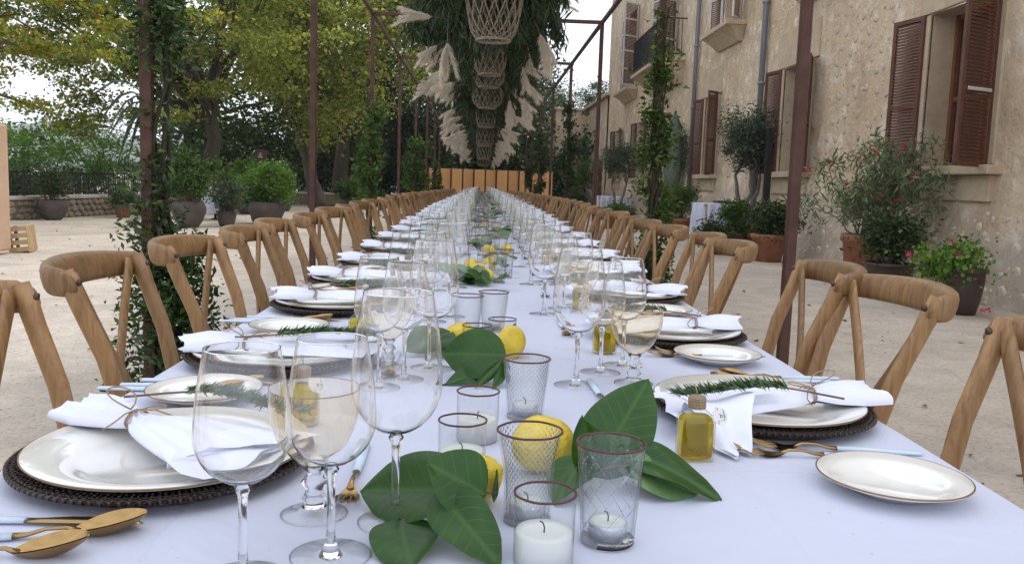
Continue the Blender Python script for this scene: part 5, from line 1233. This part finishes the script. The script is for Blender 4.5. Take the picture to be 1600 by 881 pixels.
# left settings
pj = random.Random(9)
LP = [.985, 1.55, 2.18, 2.68, 3.22]; LG = [.75, 1.427, 2.02, 2.58, 3.15]
RP = [1.265, 1.885, 2.5, 3.08, 3.68]; RG = [1.42, 2.18, 2.79, 3.36, 3.95]
for L_ in (LP, LG, RP, RG):
    while L_[-1] < 24.8: L_.append(L_[-1] + .6 + pj.uniform(-.02, .02))
def where(i, side): 
    nm = 'left' if side < 0 else 'right'
    return (ORD[i] + ' place from the camera on the ' + nm) if i < 12 else 'a far place on the ' + nm + ' side'
for side, PY, GY in ((-1, LP, LG), (1, RP, RG)):
    for i, y in enumerate(PY):
        px = (-.357 if side < 0 else .435) + (pj.uniform(-.01, .01) if i > 1 else 0); wh = where(i, side)
        sk = () if i < 6 else ('rim_weave', 'rim_canes')
        if i < 26:
            put(CHG, px, y, 'dark woven rattan charger at the ' + wh if i < 12 else 'dark woven rattan charger at ' + wh, pj.uniform(0, 6), 0, 'rattan chargers under the dinner plates', skip=sk)
        put(PLATE, px + side * -.004, y + .003, ('white gold edged dinner plate at the ' if i < 12 else 'white gold edged dinner plate at ') + wh, 0, .0055, 'dinner plates on the chargers', skip=() if i < 8 else ('gilt_rim',))
        # napkins
        base = PI if side > 0 else 0
        if i == 0 and side < 0: nx, ny, rz, pn = -.415, 1.045, R(-32), NAPL
        elif i == 0: nx, ny, rz, pn = .505, 1.25, R(180 + 14), NAPR
        else: nx, ny, rz, pn = px + side * .055, y + pj.uniform(-.02, .04), base + pj.uniform(-.35, .2) * (1 if side < 0 else 1), NAP[i % 3]
        put(pn, nx, ny, ('white napkin tied with twine at the ' if i < 12 else 'white napkin tied with twine at ') + wh, rz, .0055 + .0185, 'twine tied napkins on the dinner plates', skip=() if i < 10 else ('twine_bow',))
        if i < 9:
            if i == 0 and side < 0: o = put(ROS[0], -.40, 1.082, 'rosemary sprig lying across the napkin at the ' + wh, R(-12), .052)
            elif i == 0: o = put(ROS[1], .475, 1.175, 'rosemary sprig lying across the napkin at the ' + wh, R(178), .052)
            else: o = put(ROS[i % 2], nx - side * .03, ny + pj.uniform(-.02, .03), 'rosemary sprig lying across the napkin at the ' + wh, base + pj.uniform(-.4, .4), .05)
            o['group'] = 'rosemary sprigs on the napkins'
        if i < 14:
            sx, sy = (-.403, y + .285) if side < 0 else (.478, y - .285)
            if i == 0 and side > 0: sx, sy = .486, .945
            if i == 1 and side > 0: sx, sy = .473, 1.642
            put(SIDE, sx, sy, ('small gold edged side plate beside the ' if i < 12 else 'small gold edged side plate beside ') + wh, 0, 0, 'side plates between the places')
        if i < 8:
            # knife and two spoons on the diner's right, two forks on the left; dessert fork above
            r0 = 0 if side < 0 else PI; jt = lambda: pj.uniform(-.04, .04)
            kx = px - side * -.0; d = -1 if side < 0 else 1
            put(KNIFE, kx + side * .07, y + d * .178, 'gold knife with pale blue handle at the ' + wh, r0 + (0 if i == 0 else jt()), 0, 'gold and pale blue knives')
            if i == 0 and side < 0:
                put(SPOON, -.42, .770, 'gold spoon next to the knife at the ' + wh, .24, 0, 'gold and pale blue spoons'); put(SPOON, -.452, .728, 'gold spoon farthest from the plate at the ' + wh, .14, 0, 'gold and pale blue spoons')
            else: put(SPOON, kx + side * .09, y + d * .207, 'gold spoon next to the knife at the ' + wh, r0 + (.1 if i == 0 else jt()), 0, 'gold and pale blue spoons')
            if not (i == 0 and side < 0): put(SPOON, kx + side * .115, y + d * .236, 'gold spoon farthest from the plate at the ' + wh, r0 + (.06 if i == 0 else jt()), 0, 'gold and pale blue spoons')
            if side > 0: fx, f1, f2 = .452, y - .205, y - .178
            else: fx, f1, f2 = -.372, y + .19, y + .165
            put(FORK, fx, f1, 'gold fork farthest from the plate at the ' + wh, r0 + (-.04 if i == 0 else jt()), 0, 'gold and pale blue forks')
            put(FORK, fx + side * .028, f2, 'gold fork next to the plate at the ' + wh, r0 + (-.1 if i == 0 else jt()), 0, 'gold and pale blue forks')
            dx, dy = (-.134, .96) if (i == 0 and side < 0) else ((-.15, y - .02) if side < 0 else (.2, y + .08))
            put(FORK, dx, dy, 'gold dessert fork lying inward of the ' + wh, -PI / 2 + jt(), 0, 'gold and pale blue forks')
        if i < 14:
            bx, by = (-.236, y + .165) if side < 0 else (.275, y - .225)
            if i == 1 and side > 0: bx, by = .258, 1.70
            if not (i == 0 and side > 0): put(BOT, bx, by, ('olive oil bottle beside the ' if i < 12 else 'olive oil bottle beside ') + wh, pj.uniform(-.5, .5), 0, 'small olive oil bottles', skip=() if i < 4 else ('paper_tag', 'twine'))
            else: put(BOT, .279, 1.045, 'nearest olive oil bottle with paper tag beside the right plate', R(4), 0, 'small olive oil bottles')
    for i, y in enumerate(GY):
        wh = where(i, side); at_ = ' at the ' if i < 12 else ' at '
        if i == 0 and side < 0: Q = [('w', -.192, .70, .915, 'cut off by the bottom edge'), ('w', -.127, .75, 1, 'just right of the first'), ('b', -.077, .829, 1, ''), ('a', -.16, .845, 1, '')]
        elif side < 0: Q = [('w', -.158 - .02 * (i > 1), y - .06, .98, ''), ('w', -.121, y, 1, ''), ('b', -.079, y + .092, 1, ''), ('a', -.157, y + .09, 1, '')]
        else: Q = [('b', .17, y, 1, ''), ('w', .226, y + .104, 1, ''), ('w', .276, y + .165, .93, ''), ('a', .273, y + .026, 1, '')]
        nw = 0
        for t_, gx, gy, s_, ex in Q:
            if i > 1: gx += pj.uniform(-.012, .012); gy += pj.uniform(-.015, .015)
            pos_ = ('nearer ' if nw == 0 else 'farther ') if t_ == 'w' else ''
            if t_ == 'w': nw += 1
            nm = {'w': pos_ + 'tulip wine glass', 'b': 'largest round wine glass', 'a': 'amber tinted goblet'}[t_]
            put(({'w': W2, 'b': B2, 'a': A2} if i < 2 else {'w': WHITE, 'b': BIG, 'a': AMB})[t_], gx, gy, nm + at_ + wh, pj.uniform(0, 6), 0, GRP[t_], (1, 1, s_) if s_ != 1 else None, skip=() if i < 10 else ('lip',))
# centre line
cgrp = 'candle glasses down the middle of the table'
put(VOT, .0655, .742, 'short votive candle in plain glass, nearest the camera', 0, 0, cgrp)
put(VOT, -.0135, .968, 'short votive candle behind the nearest lemon', .7, 0, cgrp); put(VOT, .004, 1.105, 'short votive candle just left of the straight diamond patterned tumbler', 2, 0, cgrp)
put(VOT, .0, 1.61, 'short votive candle behind the upright round leaf', 3, 0, cgrp); put(VOT, .05, 1.69, 'short votive candle behind the second pair of lemons', 4, 0, cgrp)
put(CUT, .131, .79, 'tall cut glass tumbler with crossed grooves holding a tealight', .3, 0, cgrp)
put(DIA, .056, .836, 'flared diamond patterned tumbler between the nearest lemons', 0, 0, cgrp)
put(DIB, .073, 1.215, 'straight diamond patterned tumbler standing alone mid cloth', 0, 0, cgrp)
put(DIB, -.022, 1.86, 'diamond patterned tumbler, left one of the second pair', 1, 0, cgrp); put(DIB, .036, 1.93, 'diamond patterned tumbler, right one of the second pair', 2, 0, cgrp)
put(CUT, .062, 2.82, 'clear tumbler with tealight beside the third group of lemons', 1, 0, cgrp); put(CUT, .09, 2.98, 'clear tumbler behind the third group of lemons', 2, 0, cgrp)
put(VOT, .02, 3.1, 'short votive candle behind the third group of lemons', 2, 0, cgrp)
lemon(.003, .888, 'lemon behind the dark round leaf on the left', .95, (1.0, .5, .9), k=0); lemon(.083, .985, 'large lemon behind the flared diamond tumbler', 1.28, (1.35, .2, -1.1), k=1)
lemon(-.035, 1.70, 'lemon on the left behind the upright round leaf', 1.05, (1.3, .3, 1.8), k=2); lemon(.067, 1.64, 'lemon on the right behind the upright round leaf', 1.08, (2.6, .2, .1), k=0)
lemon(.018, 2.78, 'lower lemon of the third group', 1, (1.3, .4, 1), k=1); lemon(-.01, 2.9, 'middle lemon of the third group', 1.05, (1.2, .3, 2), k=2); lemon(-.03, 3.1, 'rear left lemon of the third group', 1.0, (1.4, .3, 0), k=0); lemon(.04, 3.2, 'rear right lemon of the third group', 1.0, (1.2, .3, 2.5), k=1)
def sprig(x, y, label, leaves, stem=None):
    root = empty('leafy_sprig', (x, y, tz(y)), 0, label, 'leaves', 'leafy sprigs down the middle of the table')
    for k, (b_, t_, n_, W, m_, cu) in enumerate(leaves): put_leaf(root, b_, t_, n_, W, m_, cu, k)
    if stem: MB().tube([Vector(p) - root.location for p in stem], .0015, 6).build('stem', M['twig'], root)
    return root
Z = .757
sprig(.12, .93, 'sprig with one upright dark leaf and pale undersides right of the cut tumbler', [
    ((.136, .945, .765), (.207, 1.0, .868), (-.15, -1, .45), .084, 'leaf_dark', .06),
    ((.176, .93, .785), (.250, .912, .759), (.1, -.55, .85), .064, 'leaf_pale', .05),
    ((.172, .952, .795), (.272, .902, .757), (.35, -.5, .8), .062, 'leaf_dark', .22),
    ((.165, .955, .775), (.262, .93, .757), (.3, -.5, .8), .05, 'leaf_pale', .18),
    ((.128, .945, .79), (.088, .875, .757), (-.5, -.6, .6), .055, 'leaf_dark', .1),
    ((.140, .95, .77), (.118, .905, .845), (-.1, -1, .3), .045, 'leaf_dark', .1)],
    [(.08, .99, .765), (.12, .965, .775), (.15, .945, .775), (.178, .93, .785)])
sprig(-.02, .8, 'sprig of large dark heart shaped leaves in front of the big wine glass foot', [
    ((.0, .808, .796), (-.117, .868, .772), (-.05, -.62, .8), .088, 'leaf_dark', .1),
    ((.013, .800, .795), (-.045, .79, .83), (.1, -.8, .6), .062, 'leaf_dark', .08),
    ((-.036, .80, .80), (.027, .728, .757), (-.2, -.5, .85), .056, 'leaf_dark', .12),
    ((-.070, .803, .768), (-.05, .712, .7572), (-.05, -.35, .95), .064, 'leaf_dark', .06),
    ((.024, .862, .80), (.022, .852, .768), (1, -.5, .1), .016, 'leaf_dark', .05)],
    [(.026, .862, .775), (.01, .82, .79), (-.03, .805, .79), (-.05, .80, .775), (-.071, .80, .766)])
sprig(0, 1.43, 'sprig with a big upright round leaf hiding two lemons', [
    ((.05, 1.425, .806), (-.06, 1.455, .80), (0, -.85, .5), .092, 'leaf_dark', .06),
    ((.03, 1.44, .78), (-.055, 1.395, .758), (.0, -.45, .9), .042, 'leaf_dark', .1),
    ((.046, 1.42, .80), (-.0, 1.38, .760), (.2, -.7, .6), .022, 'leaf_dark', .2),
    ((.05, 1.42, .80), (.03, 1.38, .760), (.6, -.6, .4), .022, 'leaf_dark', .3),
    ((.05, 1.42, .80), (.052, 1.385, .765), (.9, -.3, .2), .018, 'leaf_dark', .2)], [(.06, 1.5, .765), (.055, 1.44, .79), (.047, 1.42, .803)])
sprig(-.1, 1.65, 'dark leaf lying behind the largest left wine glass', [
    ((-.05, 1.68, .80), (-.135, 1.60, .772), (-.2, -.7, .6), .075, 'leaf_dark', .1), ((-.04, 1.70, .79), (-.09, 1.58, .762), (-.1, -.5, .8), .05, 'leaf_dark', .1)])
def spray(x, y, label, seed, n_=7, Ls=(.07, .11), up=.05):
    r = random.Random(seed); L_ = []
    for k in range(n_):
        a = r.uniform(0, 2 * PI); l_ = r.uniform(*Ls); e = r.uniform(0, .6); b_ = Vector((x + r.uniform(-.03, .03), y + r.uniform(-.05, .05), tz(y) + r.uniform(.01, up)))
        t_ = b_ + Vector((math.cos(a) * math.cos(e), math.sin(a) * math.cos(e), math.sin(e) * .7)) * l_; t_.z = max(t_.z, tz(y) + .006)
        L_.append((b_, t_, (r.uniform(-.4, .4), -.5, .8), r.uniform(.04, .06), 'leaf_dark' if r.random() < .8 else 'leaf_pale', .1))
    return sprig(x, y, label, L_)
spray(-.03, 2.72, 'narrow dark leaves in front of the third group of lemons', 3, 9); spray(.05, 2.68, 'pointed leaf across the lower lemon of the third group', 7, 4)
spray(.11, 3.15, 'leaves right of the third group of tumblers', 5, 3)
jr = random.Random(77); y = 3.5; k = 0
cntl = 0
while y < 25:
    x = .03 + jr.uniform(-.03, .03); o_ = ORD[min(k + 3, 11)]; far = 'in the distant centre line of the table' if k > 8 else 'in the ' + o_ + ' centre cluster from the camera'
    put(VOT, x - .05 + jr.uniform(-.02, .02), y, 'short votive candle ' + far, 0, 0, cgrp, skip=('wick',)); 
    put(DIB if k % 2 else DIA, x + .04, y + .1, ('straight' if k % 2 else 'flared') + ' diamond tumbler ' + far, 0, 0, cgrp, skip=('wick',)); put(CUT, x - .03, y + .2, 'cut glass tumbler ' + far, 0, 0, cgrp, skip=('wick',))
    if k % 2 == 0 or k < 4: lemon(x + jr.uniform(-.03, .06), y + .28, 'lemon ' + far, 1.0, (1.2, .3, jr.uniform(0, 6)), k=k)
    if k % 3 == 0: lemon(x + .07, y + .35, 'rear lemon ' + far, 1.0, (1.3, .3, jr.uniform(0, 6)), k=k + 1)
    if k < 22: spray(x + jr.uniform(.03, .08) * (1 if k % 3 else -1), y + .32, 'green leaf spray ' + far, 100 + k, 6 if k < 6 else 4, up=.07)
    y += .62; k += 1

# ------------------------------------------------------------------ air
HAZE = True
if HAZE:
    m, n, b = mat('haze_air'); n.nodes.remove(b); pv = N(n, 'VolumePrincipled'); pv.inputs['Color'].default_value = (.86, .92, 1, 1); pv.inputs['Density'].default_value = .0006; pv.inputs['Anisotropy'].default_value = .2
    n.links.new(pv.outputs[0], n.nodes['Material Output'].inputs['Volume'])
    hz = MB().box((0, 700, 40), (4000, 1900, 90)).build('haze', m); tag(hz, kind='stuff')
